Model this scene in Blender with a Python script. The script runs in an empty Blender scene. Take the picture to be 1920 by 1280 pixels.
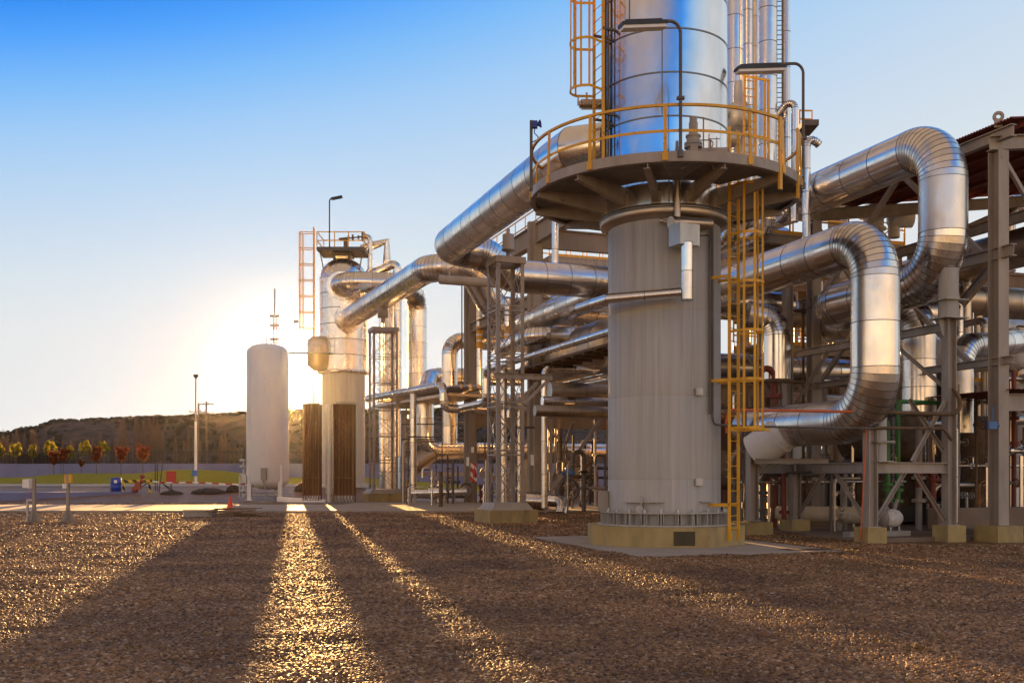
import bpy, bmesh, math, random
import numpy as np
from mathutils import Vector, Matrix, Quaternion
R = math.radians
BACK_FILL, NISHITA_K = 1.2, 0.0006
HAZE_D, HAZE_G = 0.000015, 0.955
BACK_FILL_TINT = (1.42, 0.80, 0.30, 1)
rng = random.Random(7)
scene = bpy.context.scene
col = scene.collection

# ------------------------------------------------------------------ camera
EYE, F, CX, HY = 1.7, 1920.0, 960.0, 890.0
cam_data = bpy.data.cameras.new('camera')
cam = bpy.data.objects.new('camera', cam_data)
col.objects.link(cam)
cam.location = (0, 0, EYE)
cam.rotation_euler = (R(90), 0, 0)
cam_data.sensor_width = 36.0
cam_data.lens = 36.0
cam_data.shift_y = (HY - 640.0) / 1920.0
cam_data.clip_start = 0.1
cam_data.clip_end = 20000
scene.camera = cam

# ------------------------------------------------------------------ sun, sky, exposure
SUN = Vector(((548 - CX) / F, 1.0, (HY - 702.0) / F)).normalized()
SUN_EL = math.asin(SUN.z)
SUN_AZ = math.atan2(SUN.x, SUN.y)
sun_data = bpy.data.lights.new('sun', 'SUN')
sun_data.energy = 5.0
sun_data.angle = R(0.53)
sun_data.color = (1.0, 0.53, 0.17)
sun = bpy.data.objects.new('sun', sun_data)
col.objects.link(sun)
sun.rotation_euler = SUN.to_track_quat('Z', 'Y').to_euler()

world = bpy.data.worlds.new('World')
scene.world = world
world.use_nodes = True
nt = world.node_tree
nt.nodes.clear()
W = nt.nodes.new
L = nt.links.new
out = W('ShaderNodeOutputWorld')
bg = W('ShaderNodeBackground')
sky = W('ShaderNodeTexSky')
sky.sky_type = 'NISHITA'
sky.sun_disc = False
sky.sun_elevation = SUN_EL
sky.sun_rotation = SUN_AZ
sky.altitude = 300
sky.air_density = 1.0
sky.dust_density = 0.6
sky.ozone_density = 2.0
EXPO = 1.8
GAIN = 2.0 ** -EXPO
bg.inputs['Strength'].default_value = 1.0


def math_node(op, a=None, b=None, c=None, clamp=False, tree=None):
    n = (tree or nt).nodes.new('ShaderNodeMath')
    n.operation = op
    n.use_clamp = clamp
    for k, v in enumerate((a, b, c)):
        if v is None:
            continue
        if isinstance(v, (int, float)):
            n.inputs[k].default_value = v
        else:
            (tree or nt).links.new(v, n.inputs[k])
    return n.outputs[0]


tc = W('ShaderNodeTexCoord')
sep = W('ShaderNodeSeparateXYZ')
L(tc.outputs['Generated'], sep.inputs[0])
dx, dy, dz = sep.outputs
# clear evening sky: pale along the horizon, deeper blue higher up, to the left and behind
side = math_node('ADD', math_node('MULTIPLY_ADD', dx, -0.53, 0.79), math_node('MULTIPLY', math_node('MULTIPLY', dy, -1.0, clamp=True), 0.42), clamp=False)  # extra blue behind the camera, added for the column cladding to reflect
blue = math_node('MULTIPLY', math_node('MULTIPLY', math_node('MAXIMUM', dz, 0.0), 1 / 0.40), side)
ramp = W('ShaderNodeValToRGB')
L(math_node('DIVIDE', blue, 1.4, clamp=True), ramp.inputs[0])
els = ramp.color_ramp.elements
stops = [(0.0, (0.78, 0.80, 0.81)), (0.227, (0.765, 0.787, 0.807)), (0.30, (0.69, 0.765, 0.823)), (0.375, (0.59, 0.71, 0.847)),
         (0.446, (0.475, 0.66, 0.871)), (0.514, (0.36, 0.60, 0.91)), (0.58, (0.21, 0.505, 0.94)), (0.645, (0.085, 0.37, 0.97)),
         (0.705, (0.020, 0.25, 0.89)), (0.80, (0.09, 0.26, 0.66)), (1.0, (0.54, 0.38, 0.27))]  # warm overhead end added to tint the light in the shade
els[0].position, els[0].color = stops[0][0], stops[0][1] + (1,)
els[1].position, els[1].color = stops[1][0], stops[1][1] + (1,)
for p_, c_ in stops[2:]:
    e = els.new(p_)
    e.color = c_ + (1,)
# added fill: sky behind the camera brightened and warmed near the ground to lift the shade
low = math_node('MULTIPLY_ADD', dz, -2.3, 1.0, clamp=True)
back = math_node('MULTIPLY_ADD', math_node('MULTIPLY', math_node('MULTIPLY', dy, -1.4, clamp=True), low), BACK_FILL, 1.0)
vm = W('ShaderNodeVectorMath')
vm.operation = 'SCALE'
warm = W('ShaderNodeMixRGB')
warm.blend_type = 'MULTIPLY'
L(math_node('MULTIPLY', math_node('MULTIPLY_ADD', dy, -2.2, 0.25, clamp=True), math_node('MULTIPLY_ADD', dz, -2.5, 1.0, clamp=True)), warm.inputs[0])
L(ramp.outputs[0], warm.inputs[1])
warm.inputs[2].default_value = BACK_FILL_TINT
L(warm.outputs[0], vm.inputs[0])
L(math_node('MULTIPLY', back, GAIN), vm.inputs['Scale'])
vs2 = W('ShaderNodeVectorMath')
vs2.operation = 'SCALE'
L(sky.outputs[0], vs2.inputs[0])
vs2.inputs['Scale'].default_value = NISHITA_K
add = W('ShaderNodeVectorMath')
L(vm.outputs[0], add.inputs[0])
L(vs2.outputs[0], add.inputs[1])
# aureole of the low sun
dot = W('ShaderNodeVectorMath')
dot.operation = 'DOT_PRODUCT'
L(tc.outputs['Generated'], dot.inputs[0])
dot.inputs[1].default_value = SUN
ang = math_node('ARCCOSINE', math_node('MINIMUM', dot.outputs['Value'], 1.0))
g1 = math_node('MULTIPLY', math_node('EXPONENT', math_node('MULTIPLY', ang, -1 / R(0.7))), 16.0)
g2 = math_node('MULTIPLY', math_node('EXPONENT', math_node('MULTIPLY', ang, -1 / R(5.0))), 0.05)
gl = W('ShaderNodeVectorMath')
gl.operation = 'SCALE'
gl.inputs[0].default_value = (1.0, 0.9, 0.74)
L(math_node('ADD', g1, g2), gl.inputs['Scale'])
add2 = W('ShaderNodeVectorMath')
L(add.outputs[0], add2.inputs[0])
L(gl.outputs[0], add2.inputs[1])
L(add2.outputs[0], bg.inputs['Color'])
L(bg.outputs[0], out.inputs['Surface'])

vs = scene.view_settings
scene.display_settings.display_device = 'sRGB'
vs.view_transform = 'Standard'
vs.look = 'None'
vs.exposure = EXPO
vs.gamma = 1.0
vs.use_curve_mapping = False

# ------------------------------------------------------------------ helpers
def P(px, py, Y):
    return Vector(((px - CX) / F * Y, Y, EYE - (py - HY) / F * Y))


def G(px, py, z=0.0):
    Y = F * (EYE - z) / (py - HY)
    return Vector(((px - CX) / F * Y, Y, z))


U = Vector((-0.334, 0.9426, 0.0))      # the plant's long direction, away to the left
V = Vector((0.9426, 0.334, 0.0))       # across it, to the right
ZUP = Vector((0, 0, 1))


def on_line(p, d, px):
    """the point on the line p + t*d seen in the image column px"""
    k = (px - CX) / F
    t = (p.x - k * p.y) / (k * d.y - d.x)
    return p + d * t


WL = {}


def tag(o, label=None, cat=None, group=None, kind=None):
    if label:
        o['label'] = label
    if cat:
        o['category'] = cat
    if group:
        o['group'] = group
    if kind:
        o['kind'] = kind
    return o


def thing(name, loc, label, cat, group=None):
    o = bpy.data.objects.new(name, None)
    o.empty_display_size = 0.2
    col.objects.link(o)
    o.location = loc
    WL[o] = Vector(loc)
    return tag(o, label, cat, group)


class MB:
    def __init__(self):
        self.v, self.f, self.m, self.s, self.pv = [], [], [], [], []

    def add(self, vs, fs, mi=0, smooth=False, pv=None):
        b = len(self.v)
        self.v.extend(vs)
        for f in fs:
            self.f.append([b + i for i in f])
        n = len(fs)
        self.m.extend([mi] * n)
        self.s.extend([smooth] * n)
        self.pv.extend([0.5 if pv is None else pv] * n)

    def box(self, c, sx, sy, sz, rz=0.0, mi=0, M=None):
        c = Vector(c)
        if M is None:
            M = Matrix.Rotation(rz, 3, 'Z')
        vs = [c + M @ Vector((x * sx / 2, y * sy / 2, z * sz / 2)) for x in (-1, 1) for y in (-1, 1) for z in (-1, 1)]
        self.add(vs, [(0, 1, 3, 2), (4, 6, 7, 5), (0, 4, 5, 1), (2, 3, 7, 6), (0, 2, 6, 4), (1, 5, 7, 3)], mi)
        return self

    def bar(self, p, q, w, h, up=ZUP, mi=0):
        """box along p-q, w sideways, h along up"""
        p, q = Vector(p), Vector(q)
        d = (q - p)
        ln = d.length
        if ln < 1e-6:
            return self
        d.normalize()
        s = d.cross(up)
        if s.length < 1e-4:
            s = d.cross(Vector((1, 0, 0)))
        s.normalize()
        t = s.cross(d)
        M = Matrix((s, d, t)).transposed()
        return self.box((p + q) / 2, w, ln, h, mi=mi, M=M)

    def ibeam(self, p, q, w, h, up=ZUP, t=0.03, mi=0):
        p, q, up = Vector(p), Vector(q), Vector(up)
        d = (q - p).normalized()
        s = d.cross(up)
        if s.length < 1e-4:
            s = d.cross(Vector((1, 0, 0)))
        s.normalize()
        u2 = s.cross(d)
        o = u2 * (h / 2 - t / 2)
        self.bar(p + o, q + o, w, t, up, mi)
        self.bar(p - o, q - o, w, t, up, mi)
        self.bar(p, q, t * 0.7, h - 2 * t - 0.001, up, mi)
        return self

    def ring(self, c, n, r, seg, ref=None):
        n = Vector(n).normalized()
        a = Vector(ref) if ref is not None else (Vector((0, 0, 1)) if abs(n.z) < 0.9 else Vector((1, 0, 0)))
        a = (a - n * a.dot(n)).normalized()
        b = n.cross(a)
        c = Vector(c)
        return [c + (a * math.cos(2 * math.pi * i / seg) + b * math.sin(2 * math.pi * i / seg)) * r for i in range(seg)]

    def loft(self, rings, mi=0, smooth=True, pv=None, cap0=False, cap1=False):
        n = len(rings[0])
        vs = [p for rg in rings for p in rg]
        fs = []
        for k in range(len(rings) - 1):
            for i in range(n):
                j = (i + 1) % n
                fs.append((k * n + i, k * n + j, (k + 1) * n + j, (k + 1) * n + i))
        self.add(vs, fs, mi, smooth, pv)
        if cap0:
            self.add(list(rings[0]), [tuple(reversed(range(n)))], mi, False, pv)
        if cap1:
            self.add(list(rings[-1]), [tuple(range(n))], mi, False, pv)
        return self

    def cyl(self, p, q, r, seg=16, mi=0, r2=None, caps=True):
        p, q = Vector(p), Vector(q)
        d = q - p
        a = self.ring(p, d, r, seg)
        b = self.ring(q, d, r if r2 is None else r2, seg)
        return self.loft([a, b], mi, True, None, caps, caps)

    def lathe(self, base, prof, seg=32, mi=0, smooth=True, axis=ZUP, cap0=False, cap1=False, pv=None):
        """prof: list of (r, h) along axis"""
        base, axis = Vector(base), Vector(axis).normalized()
        rings = [self.ring(base + axis * h, axis, max(r, 0.0005), seg) for r, h in prof]
        return self.loft(rings, mi, smooth, pv, cap0, cap1)

    def tube(self, pts, r, seg=8, mi=0, bend=0.0, caps=True):
        """a plain smooth tube through pts, corners rounded with radius bend"""
        path = fillet(pts, bend)
        pp = [x[0] for x in path]
        tt = [x[1] for x in path]
        fr = frames(tt)
        rings = []
        for c, (a, b) in zip(pp, fr):
            rings.append([c + (a * math.cos(2 * math.pi * i / seg) + b * math.sin(2 * math.pi * i / seg)) * r for i in range(seg)])
        return self.loft(rings, mi, True, None, caps, caps)

    def pipe(self, pts, r, bend=1.2, seg=28, sp=1.0, gore=9.0, lip=0.006, bw=0.02, mi=0, bi=1, caps=True, first=None):
        """insulated pipe clad in sheet metal: panels along the straights, gores round the bends, a dark lap at each joint"""
        path = fillet(pts, bend, sp, gore)
        pp = [x[0] for x in path]
        tt = [x[1] for x in path]
        fr = frames(tt)

        def rg(c, a, b, rr):
            return [c + (a * math.cos(2 * math.pi * i / seg) + b * math.sin(2 * math.pi * i / seg)) * rr for i in range(seg)]
        rl = random.Random(int(abs(pp[0].x * 1000 + pp[-1].y * 77)) + len(pp))
        n = len(pp)
        for k in range(n - 1):
            A = rg(pp[k], *fr[k], r)
            B = rg(pp[k + 1], *fr[k + 1], r)
            self.loft([A, B], mi, True, rl.random(), caps and k == 0, caps and k == n - 2)
        for k in range(n):
            t = tt[k] * (bw / 2) * (0.75 if 0 < k < n - 1 and tt[k].angle(tt[k - 1]) > 0.02 else 1.0)
            self.loft([rg(pp[k] - t, *fr[k], r + lip), rg(pp[k] + t, *fr[k], r + lip)], bi, True, rl.random())
        return self

    def arc(self, c, r, a0, a1, w, h, n=24, mi=0):
        """flat bar bent in a horizontal arc; w radial, h vertical"""
        c = Vector(c)
        rings = []
        for k in range(n + 1):
            a = a0 + (a1 - a0) * k / n
            e = Vector((math.cos(a), math.sin(a), 0))
            rings.append([c + e * (r - w / 2) - ZUP * h / 2, c + e * (r + w / 2) - ZUP * h / 2,
                          c + e * (r + w / 2) + ZUP * h / 2, c + e * (r - w / 2) + ZUP * h / 2])
        full = abs(abs(a1 - a0) - 2 * math.pi) < 1e-5
        return self.loft(rings, mi, False, None, not full, not full)

    def prism(self, poly, z0, z1, mi=0):
        n = len(poly)
        vs = [Vector((p[0], p[1], z0)) for p in poly] + [Vector((p[0], p[1], z1)) for p in poly]
        fs = [tuple(reversed(range(n))), tuple(range(n, 2 * n))]
        fs += [(i, (i + 1) % n, n + (i + 1) % n, n + i) for i in range(n)]
        self.add(vs, fs, mi)
        return self

    def plate(self, pts, th, mi=0):
        """a flat polygon of thickness th"""
        pts = [Vector(p) for p in pts]
        nrm = (pts[1] - pts[0]).cross(pts[2] - pts[0]).normalized() * th
        n = len(pts)
        vs = pts + [p + nrm for p in pts]
        fs = [tuple(reversed(range(n))), tuple(range(n, 2 * n))]
        fs += [(i, (i + 1) % n, n + (i + 1) % n, n + i) for i in range(n)]
        self.add(vs, fs, mi)
        return self

    def build(self, name, mats, parent=None, label=None, cat=None, group=None, kind=None, origin=None):
        if not isinstance(mats, (list, tuple)):
            mats = [mats]
        co = np.array([tuple(p) for p in self.v], dtype=np.float32)
        if parent is not None:
            org = WL[parent]
        elif origin is not None:
            org = Vector(origin)
        else:
            lo, hi = co.min(0), co.max(0)
            org = Vector(((lo[0] + hi[0]) / 2, (lo[1] + hi[1]) / 2, lo[2]))
        co = co - np.array(org, dtype=np.float32)
        me = bpy.data.meshes.new(name)
        me.from_pydata(co.tolist(), [], self.f)
        me.polygons.foreach_set('use_smooth', self.s)
        if max(self.m) > 0:
            me.polygons.foreach_set('material_index', self.m)
        at = me.attributes.new('pv', 'FLOAT', 'FACE')
        at.data.foreach_set('value', self.pv)
        for mt in mats:
            me.materials.append(mt)
        me.validate()
        o = bpy.data.objects.new(name, me)
        col.objects.link(o)
        if parent is not None:
            o.parent = parent
            WL[o] = WL[parent]
        else:
            o.location = org
            WL[o] = org
        return tag(o, label, cat, group, kind)


def fillet(pts, bend, sp=None, gore=9.0):
    """[(point, tangent)] along a polyline with rounded corners"""
    pts = [Vector(p) for p in pts]
    if not isinstance(bend, (list, tuple)):
        bend = [bend] * len(pts)
    segs = []
    cur = pts[0]
    outp = []

    def straight(a, b):
        d = b - a
        ln = d.length
        if ln < 1e-5:
            return
        n = 1 if not sp else max(1, int(round(ln / sp)))
        d.normalize()
        for k in range(n + 1):
            if k == 0 and outp and (outp[-1][0] - a).length < 1e-5:
                continue
            outp.append((a + d * (ln * k / n), d))
    for i in range(1, len(pts) - 1):
        p, c, q = cur, pts[i], pts[i + 1]
        d0, d1 = (c - pts[i - 1]).normalized(), (q - c).normalized()
        th = d0.angle(d1)
        rb = bend[i]
        if th < 1e-3 or rb < 1e-4:
            straight(p, c)
            if outp and th >= 1e-3:
                outp[-1] = (c, (d0 + d1).normalized())
            cur = c
            continue
        td = rb * math.tan(th / 2)
        lim = min((c - p).length, (q - c).length * (0.5 if i < len(pts) - 2 else 1.0)) * 0.999
        if td > lim:
            td = lim
            rb = td / math.tan(th / 2)
        a = c - d0 * td
        straight(p, a)
        ax = d0.cross(d1).normalized()
        cen = a + ax.cross(d0) * rb
        n = max(2, int(round(math.degrees(th) / gore)))
        for k in range(1, n + 1):
            rot = Matrix.Rotation(th * k / n, 3, ax)
            outp.append((cen + rot @ (a - cen), rot @ d0))
        cur = c + d1 * td
    straight(cur, pts[-1])
    return outp


def frames(tt):
    a = Vector((0, 0, 1)) if abs(tt[0].z) < 0.9 else Vector((1, 0, 0))
    fr = []
    for t in tt:
        a = a - t * a.dot(t)
        if a.length < 1e-5:
            a = t.orthogonal()
        a.normalize()
        fr.append((a.copy(), t.cross(a)))
    return fr


def kids(o):
    return [c for c in bpy.data.objects if c.parent == o]


def copy_tree(o, parent=None):
    c = o.copy()
    col.objects.link(c)
    if parent is not None:
        c.parent = parent
    for ch in list(o.children):
        copy_tree(ch, c)
    return c


# ------------------------------------------------------------------ materials
def new_mat(name):
    m = bpy.data.materials.new(name)
    m.use_nodes = True
    t = m.node_tree
    b = t.nodes['Principled BSDF']
    return m, t, b


def noise(t, scale, detail=4.0, stretch=(1, 1, 1), rough=0.55, coord='Object'):
    c = t.nodes.new('ShaderNodeTexCoord')
    mp = t.nodes.new('ShaderNodeMapping')
    mp.inputs['Scale'].default_value = stretch
    n = t.nodes.new('ShaderNodeTexNoise')
    n.inputs['Scale'].default_value = scale
    n.inputs['Detail'].default_value = detail
    n.inputs['Roughness'].default_value = rough
    t.links.new(c.outputs[coord], mp.inputs[0])
    t.links.new(mp.outputs[0], n.inputs[0])
    return n.outputs[0]


def cramp(t, fac, stops):
    r = t.nodes.new('ShaderNodeValToRGB')
    t.links.new(fac, r.inputs[0])
    e = r.color_ramp.elements
    for k, (p, c) in enumerate(stops):
        x = e[k] if k < 2 else e.new(p)
        x.position = p
        x.color = tuple(c) + (1,)
    return r.outputs[0]


def mrange(t, v, a, b, lo=0.0, hi=1.0):
    n = t.nodes.new('ShaderNodeMapRange')
    n.inputs[1].default_value, n.inputs[2].default_value = lo, hi
    n.inputs[3].default_value, n.inputs[4].default_value = a, b
    t.links.new(v, n.inputs[0])
    return n.outputs[0]


def bump(t, b, h, strength, dist):
    n = t.nodes.new('ShaderNodeBump')
    n.inputs['Strength'].default_value = strength
    n.inputs['Distance'].default_value = dist
    t.links.new(h, n.inputs['Height'])
    t.links.new(n.outputs[0], b.inputs['Normal'])
    return n


def paint(name, c, rough=0.5, var=0.18, scale=3.0, stretch=(1, 1, 0.25), metal=0.0, bmp=0.0, dirt=None):
    m, t, b = new_mat(name)
    f = noise(t, scale, 6.0, stretch)
    lo = tuple(x * (1 - var) for x in c)
    hi = tuple(min(1, x * (1 + var * 0.7)) for x in c)
    stops = [(0.3, dirt if dirt else lo), (0.5 if dirt else 0.7, c if dirt else hi)]
    L2 = t.links.new
    L2(cramp(t, f, stops), b.inputs['Base Color'])
    b.inputs['Metallic'].default_value = metal
    L2(mrange(t, f, rough + 0.1, rough - 0.08, 0.3, 0.7), b.inputs['Roughness'])
    if bmp:
        bump(t, b, noise(t, scale * 8, 3.0), 0.4, bmp)
    return m


def clad_mat(name, c, r0=0.15, r1=0.34, dent=0.012, dscale=1.3):
    m, t, b = new_mat(name)
    lk = t.links.new
    at = t.nodes.new('ShaderNodeAttribute')
    at.attribute_name = 'pv'
    st = noise(t, 2.5, 6.0, (1, 1, 0.35))
    mix = math_node('ADD', math_node('MULTIPLY', st, 0.7, tree=t), math_node('MULTIPLY', at.outputs['Fac'], 0.3, tree=t), tree=t)
    lk(cramp(t, mix, [(0.25, tuple(x * 0.72 for x in c)), (0.72, c)]), b.inputs['Base Color'])
    b.inputs['Metallic'].default_value = 1.0
    dull = mrange(t, noise(t, 0.9, 7.0, (1, 1, 0.6), 0.65), 0.0, 0.15, 0.52, 0.72)
    lk(math_node('ADD', mrange(t, mix, r1, r0, 0.3, 0.75), dull, tree=t), b.inputs['Roughness'])
    big = noise(t, dscale, 2.0)
    bump(t, b, big, 0.6, dent)
    return m


M = {}
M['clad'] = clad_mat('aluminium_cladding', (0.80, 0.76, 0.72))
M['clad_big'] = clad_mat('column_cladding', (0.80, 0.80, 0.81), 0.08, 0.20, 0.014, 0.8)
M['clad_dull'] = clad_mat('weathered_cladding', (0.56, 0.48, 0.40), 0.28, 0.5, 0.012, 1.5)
M['seam'] = paint('cladding_lap', (0.20, 0.19, 0.18), 0.42, metal=0.9)
M['steel'] = paint('grey_painted_steel', (0.33, 0.285, 0.245), 0.48)
M['steel_dk'] = paint('dark_grey_steel', (0.10, 0.088, 0.078), 0.5)
M['galv'] = paint('galvanised_steel', (0.45, 0.46, 0.47), 0.42, metal=0.6)
M['yellow'] = paint('yellow_safety_paint', (0.72, 0.37, 0.016), 0.45, 0.16, 5.0)


def wear(mat, c, lo, hi, scale, stretch=(1, 1, 1), detail=6.0):
    """second layer over the base colour: rust chips, runs or dirt with a shape of their own"""
    t = mat.node_tree
    b = t.nodes['Principled BSDF']
    src = b.inputs['Base Color'].links[0].from_socket
    mx = t.nodes.new('ShaderNodeMixRGB')
    t.links.new(mrange(t, noise(t, scale, detail, stretch, 0.7), 0.0, 1.0, lo, hi), mx.inputs[0])
    t.links.new(src, mx.inputs[1])
    mx.inputs[2].default_value = tuple(c) + (1,)
    t.links.new(mx.outputs[0], b.inputs['Base Color'])


wear(M['yellow'], (0.20, 0.075, 0.02), 0.60, 0.68, 7.0)
M['skirt'] = paint('pale_grey_column_paint', (0.40, 0.385, 0.36), 0.5, 0.16, 5.0, (1.6, 1.6, 0.05), bmp=0.001)
wear(M['skirt'], (0.22, 0.19, 0.155), 0.52, 0.80, 2.2, (1.8, 1.8, 0.06))
wear(M['skirt'], (0.55, 0.52, 0.48), 0.56, 0.85, 9.0, (1.6, 1.6, 0.03))
wear(M['steel'], (0.15, 0.085, 0.05), 0.62, 0.74, 3.0)
M['white'] = paint('white_tank_paint', (0.76, 0.75, 0.73), 0.4, 0.06, 1.0)
M['plinth'] = paint('ochre_painted_concrete', (0.38, 0.29, 0.125), 0.8, 0.22, 2.2, (1, 1, 0.6), bmp=0.004)
M['conc'] = paint('concrete', (0.36, 0.33, 0.30), 0.85, 0.2, 1.6, (1, 1, 1), bmp=0.004)
wear(M['plinth'], (0.20, 0.15, 0.085), 0.52, 0.75, 1.6, (1, 1, 0.35))
wear(M['conc'], (0.2, 0.17, 0.14), 0.55, 0.75, 1.5)
wear(M['white'], (0.5, 0.45, 0.38), 0.58, 0.85, 1.2, (1.5, 1.5, 0.12))
M['conc_col'] = paint('grey_concrete_beam', (0.30, 0.255, 0.21), 0.85, 0.2, 1.2, (1, 1, 0.3), bmp=0.004)
M['black'] = paint('black_plastic', (0.02, 0.02, 0.022), 0.45)
M['lamp_glass'] = paint('lamp_diffuser', (0.75, 0.72, 0.66), 0.2, 0.05)
M['blue'] = paint('blue_paint', (0.02, 0.05, 0.32), 0.4)
M['blue_box'] = paint('light_blue_box', (0.06, 0.17, 0.42), 0.45)
M['red'] = paint('red_paint', (0.45, 0.035, 0.02), 0.45)
M['redlead'] = paint('red_brown_sheet', (0.20, 0.045, 0.028), 0.6)
M['orange_line'] = paint('orange_conduit', (0.55, 0.13, 0.04), 0.5)
M['cone'] = paint('orange_cone_plastic', (0.75, 0.09, 0.02), 0.45, 0.08)
M['green'] = paint('green_pipe_paint', (0.05, 0.20, 0.04), 0.45)
M['brown'] = paint('brown_insulation', (0.14, 0.09, 0.05), 0.85, 0.35, 4.0, (1, 1, 1), bmp=0.02)
M['wood'] = paint('weathered_planks', (0.24, 0.17, 0.11), 0.8, 0.3, 3.0, (1, 6, 6))
M['soil'] = paint('dark_soil', (0.045, 0.035, 0.03), 0.95, 0.4, 6.0, (1, 1, 1), bmp=0.03)
M['shadewall'] = paint('shade_blue_wall', (0.19, 0.20, 0.34), 0.8, 0.12, 0.6, (1, 1, 0.4))  # grey concrete; the blue of its shade is put into the colour
M['iron'] = paint('black_iron_fence', (0.03, 0.028, 0.028), 0.6)
M['rope'] = paint('grey_hose', (0.22, 0.21, 0.20), 0.6)

# ------------------------------------------------------------------ ground, roads, hills
def gz(x, y):
    """height of the ground: flat yard, a bank up to the far road, then gently rising"""
    if y < 60:
        return 0.0
    k = 1.0 if x < -14 else max(0.0, 1 - (x + 14) / 14)
    prof = ((60, 0), (63, .12), (70, .88), (78, .99), (100, 1.44), (110, 2.0), (135, 3.2), (200, 3.2), (9000, 3.2))
    for (ya, za), (yb, zb) in zip(prof, prof[1:]):
        if y <= yb:
            z = za + (zb - za) * (y - ya) / (yb - ya)
            break
    return z * (0.25 + 0.75 * k)


def gravel_mat(name, scale=22.0):
    m, t, b = new_mat(name)
    lk = t.links.new
    c = t.nodes.new('ShaderNodeTexCoord')
    vor = t.nodes.new('ShaderNodeTexVoronoi')
    vor.inputs['Scale'].default_value = scale
    vor.inputs['Randomness'].default_value = 1.0
    lk(c.outputs['Object'], vor.inputs['Vector'])
    sp = t.nodes.new('ShaderNodeSeparateColor')
    lk(vor.outputs['Color'], sp.inputs[0])
    base = cramp(t, sp.outputs[0], [(0.0, (0.055, 0.030, 0.015)), (0.35, (0.145, 0.070, 0.024)), (0.7, (0.22, 0.113, 0.042)), (1.0, (0.29, 0.19, 0.11))])
    big = noise(t, 0.35, 5.0)
    mix = t.nodes.new('ShaderNodeMixRGB')
    mix.blend_type = 'MULTIPLY'
    mix.inputs[0].default_value = 0.5
    lk(base, mix.inputs[1])
    lk(cramp(t, big, [(0.3, (0.6, 0.55, 0.5)), (0.7, (1.0, 1.0, 1.0))]), mix.inputs[2])
    lk(mix.outputs[0], b.inputs['Base Color'])
    b.inputs['Roughness'].default_value = 0.5
    h = math_node('SUBTRACT', 1.0, vor.outputs['Distance'], tree=t)
    bump(t, b, h, 1.0, 0.035)
    return m


M['gravel'] = gravel_mat('gravel_ground')

bm = MB()
xs = [-2600, -900, -400, -240, -160, -110, -75, -50, -36, -26, -20, -14, -8, -1, 8, 20, 40, 70, 120, 240, 500, 1200, 2600]
ys = [-120, -30, 0, 20, 40, 55, 60, 63, 66, 70, 74, 78, 86, 93, 100, 110, 122, 135, 150, 200, 330, 420, 600, 900, 1500, 3500]
vs_ = [Vector((x, y, gz(x, y))) for y in ys for x in xs]
nx = len(xs)
fs_ = [(j * nx + i, j * nx + i + 1, (j + 1) * nx + i + 1, (j + 1) * nx + i) for j in range(len(ys) - 1) for i in range(nx - 1)]
bm.add(vs_, fs_, 0, True)
bm.build('ground', M['gravel'], kind='structure', origin=(0, 0, 0))


def strip(name, mat, pts, lift=0.004, th=0.0, kind='structure'):
    """a sheet laid on the ground through (x, y) outline points, given as two edges"""
    b = MB()
    a, c = pts
    n = len(a)
    v = []
    for (x, y) in a:
        v.append(Vector((x, y, gz(x, y) + lift)))
    for (x, y) in c:
        v.append(Vector((x, y, gz(x, y) + lift)))
    f = [(i, i + 1, n + i + 1, n + i) for i in range(n - 1)]
    b.add(v, f, 0, False)
    if th:
        v2 = [p - ZUP * th for p in v]
        b.add(v[:n] + v2[:n], [(i + 1, i, n + i, n + i + 1) for i in range(n - 1)])
        b.add(v[n:] + v2[n:], [(i, i + 1, n + i + 1, n + i) for i in range(n - 1)])
    return b.build(name, mat, kind=kind, origin=(0, 0, 0))


M['road'] = paint('pale_concrete_road', (0.34, 0.29, 0.25), 0.75, 0.14, 0.8, (1, 1, 1), bmp=0.003)
# the near service road and apron, a slab with a real front edge
bm = MB()
bm.prism([(-90, 45.2), (8.0, 45.2), (8.0, 58.5), (-9.0, 58.5), (-9.0, 54.6), (-90, 54.6)], -0.1, 0.13)
bm.build('road', M['road'], kind='structure', origin=(0, 0, 0))
xa = [-60 + 3 * i for i in range(17)]
strip('far_road', M['road'], ([(x, 70.5) for x in xa], [(x, 77.5) for x in xa]), 0.04)

# grass with low mounds between the far road and the shade-blue wall
m, t, b = new_mat('mown_grass')
t.links.new(cramp(t, noise(t, 6.0, 8.0, (1, 1, 1)), [(0.3, (0.07, 0.085, 0.008)), (0.7, (0.24, 0.22, 0.02))]), b.inputs['Base Color'])
b.inputs['Roughness'].default_value = 0.9
bump(t, b, noise(t, 25.0, 4.0), 1.0, 0.25)
b.inputs['Sheen Weight'].default_value = 1.0
b.inputs['Sheen Roughness'].default_value = 0.35
b.inputs['Sheen Tint'].default_value = (0.85, 0.75, 0.06, 1)
M['grass'] = m
bm = MB()
gx = [-56 + 1.4 * i for i in range(46)]
gy = [77.8 + 1.0 * i for i in range(22)]


def mound(x, y):
    z = 0.03
    for cx_, cy_, a_, rx, ry in ((-30.5, 83.5, .55, 9, 4), (-25, 86, 0.5, 5.5, 4.5), (-38, 87, 0.3, 6, 4)):
        d = ((x - cx_) / rx) ** 2 + ((y - cy_) / ry) ** 2
        z += a_ * math.exp(-d * d)
    return z


v_ = [Vector((x, y, gz(x, y) + mound(x, y) + 0.03 * math.sin(x * 3.1 + y * 1.7))) for y in gy for x in gx]
n_ = len(gx)
bm.add(v_, [(j * n_ + i, j * n_ + i + 1, (j + 1) * n_ + i + 1, (j + 1) * n_ + i) for j in range(len(gy) - 1) for i in range(n_ - 1)], 0, True)
bm.build('lawn', M['grass'], kind='structure', origin=(0, 0, 0))

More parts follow.
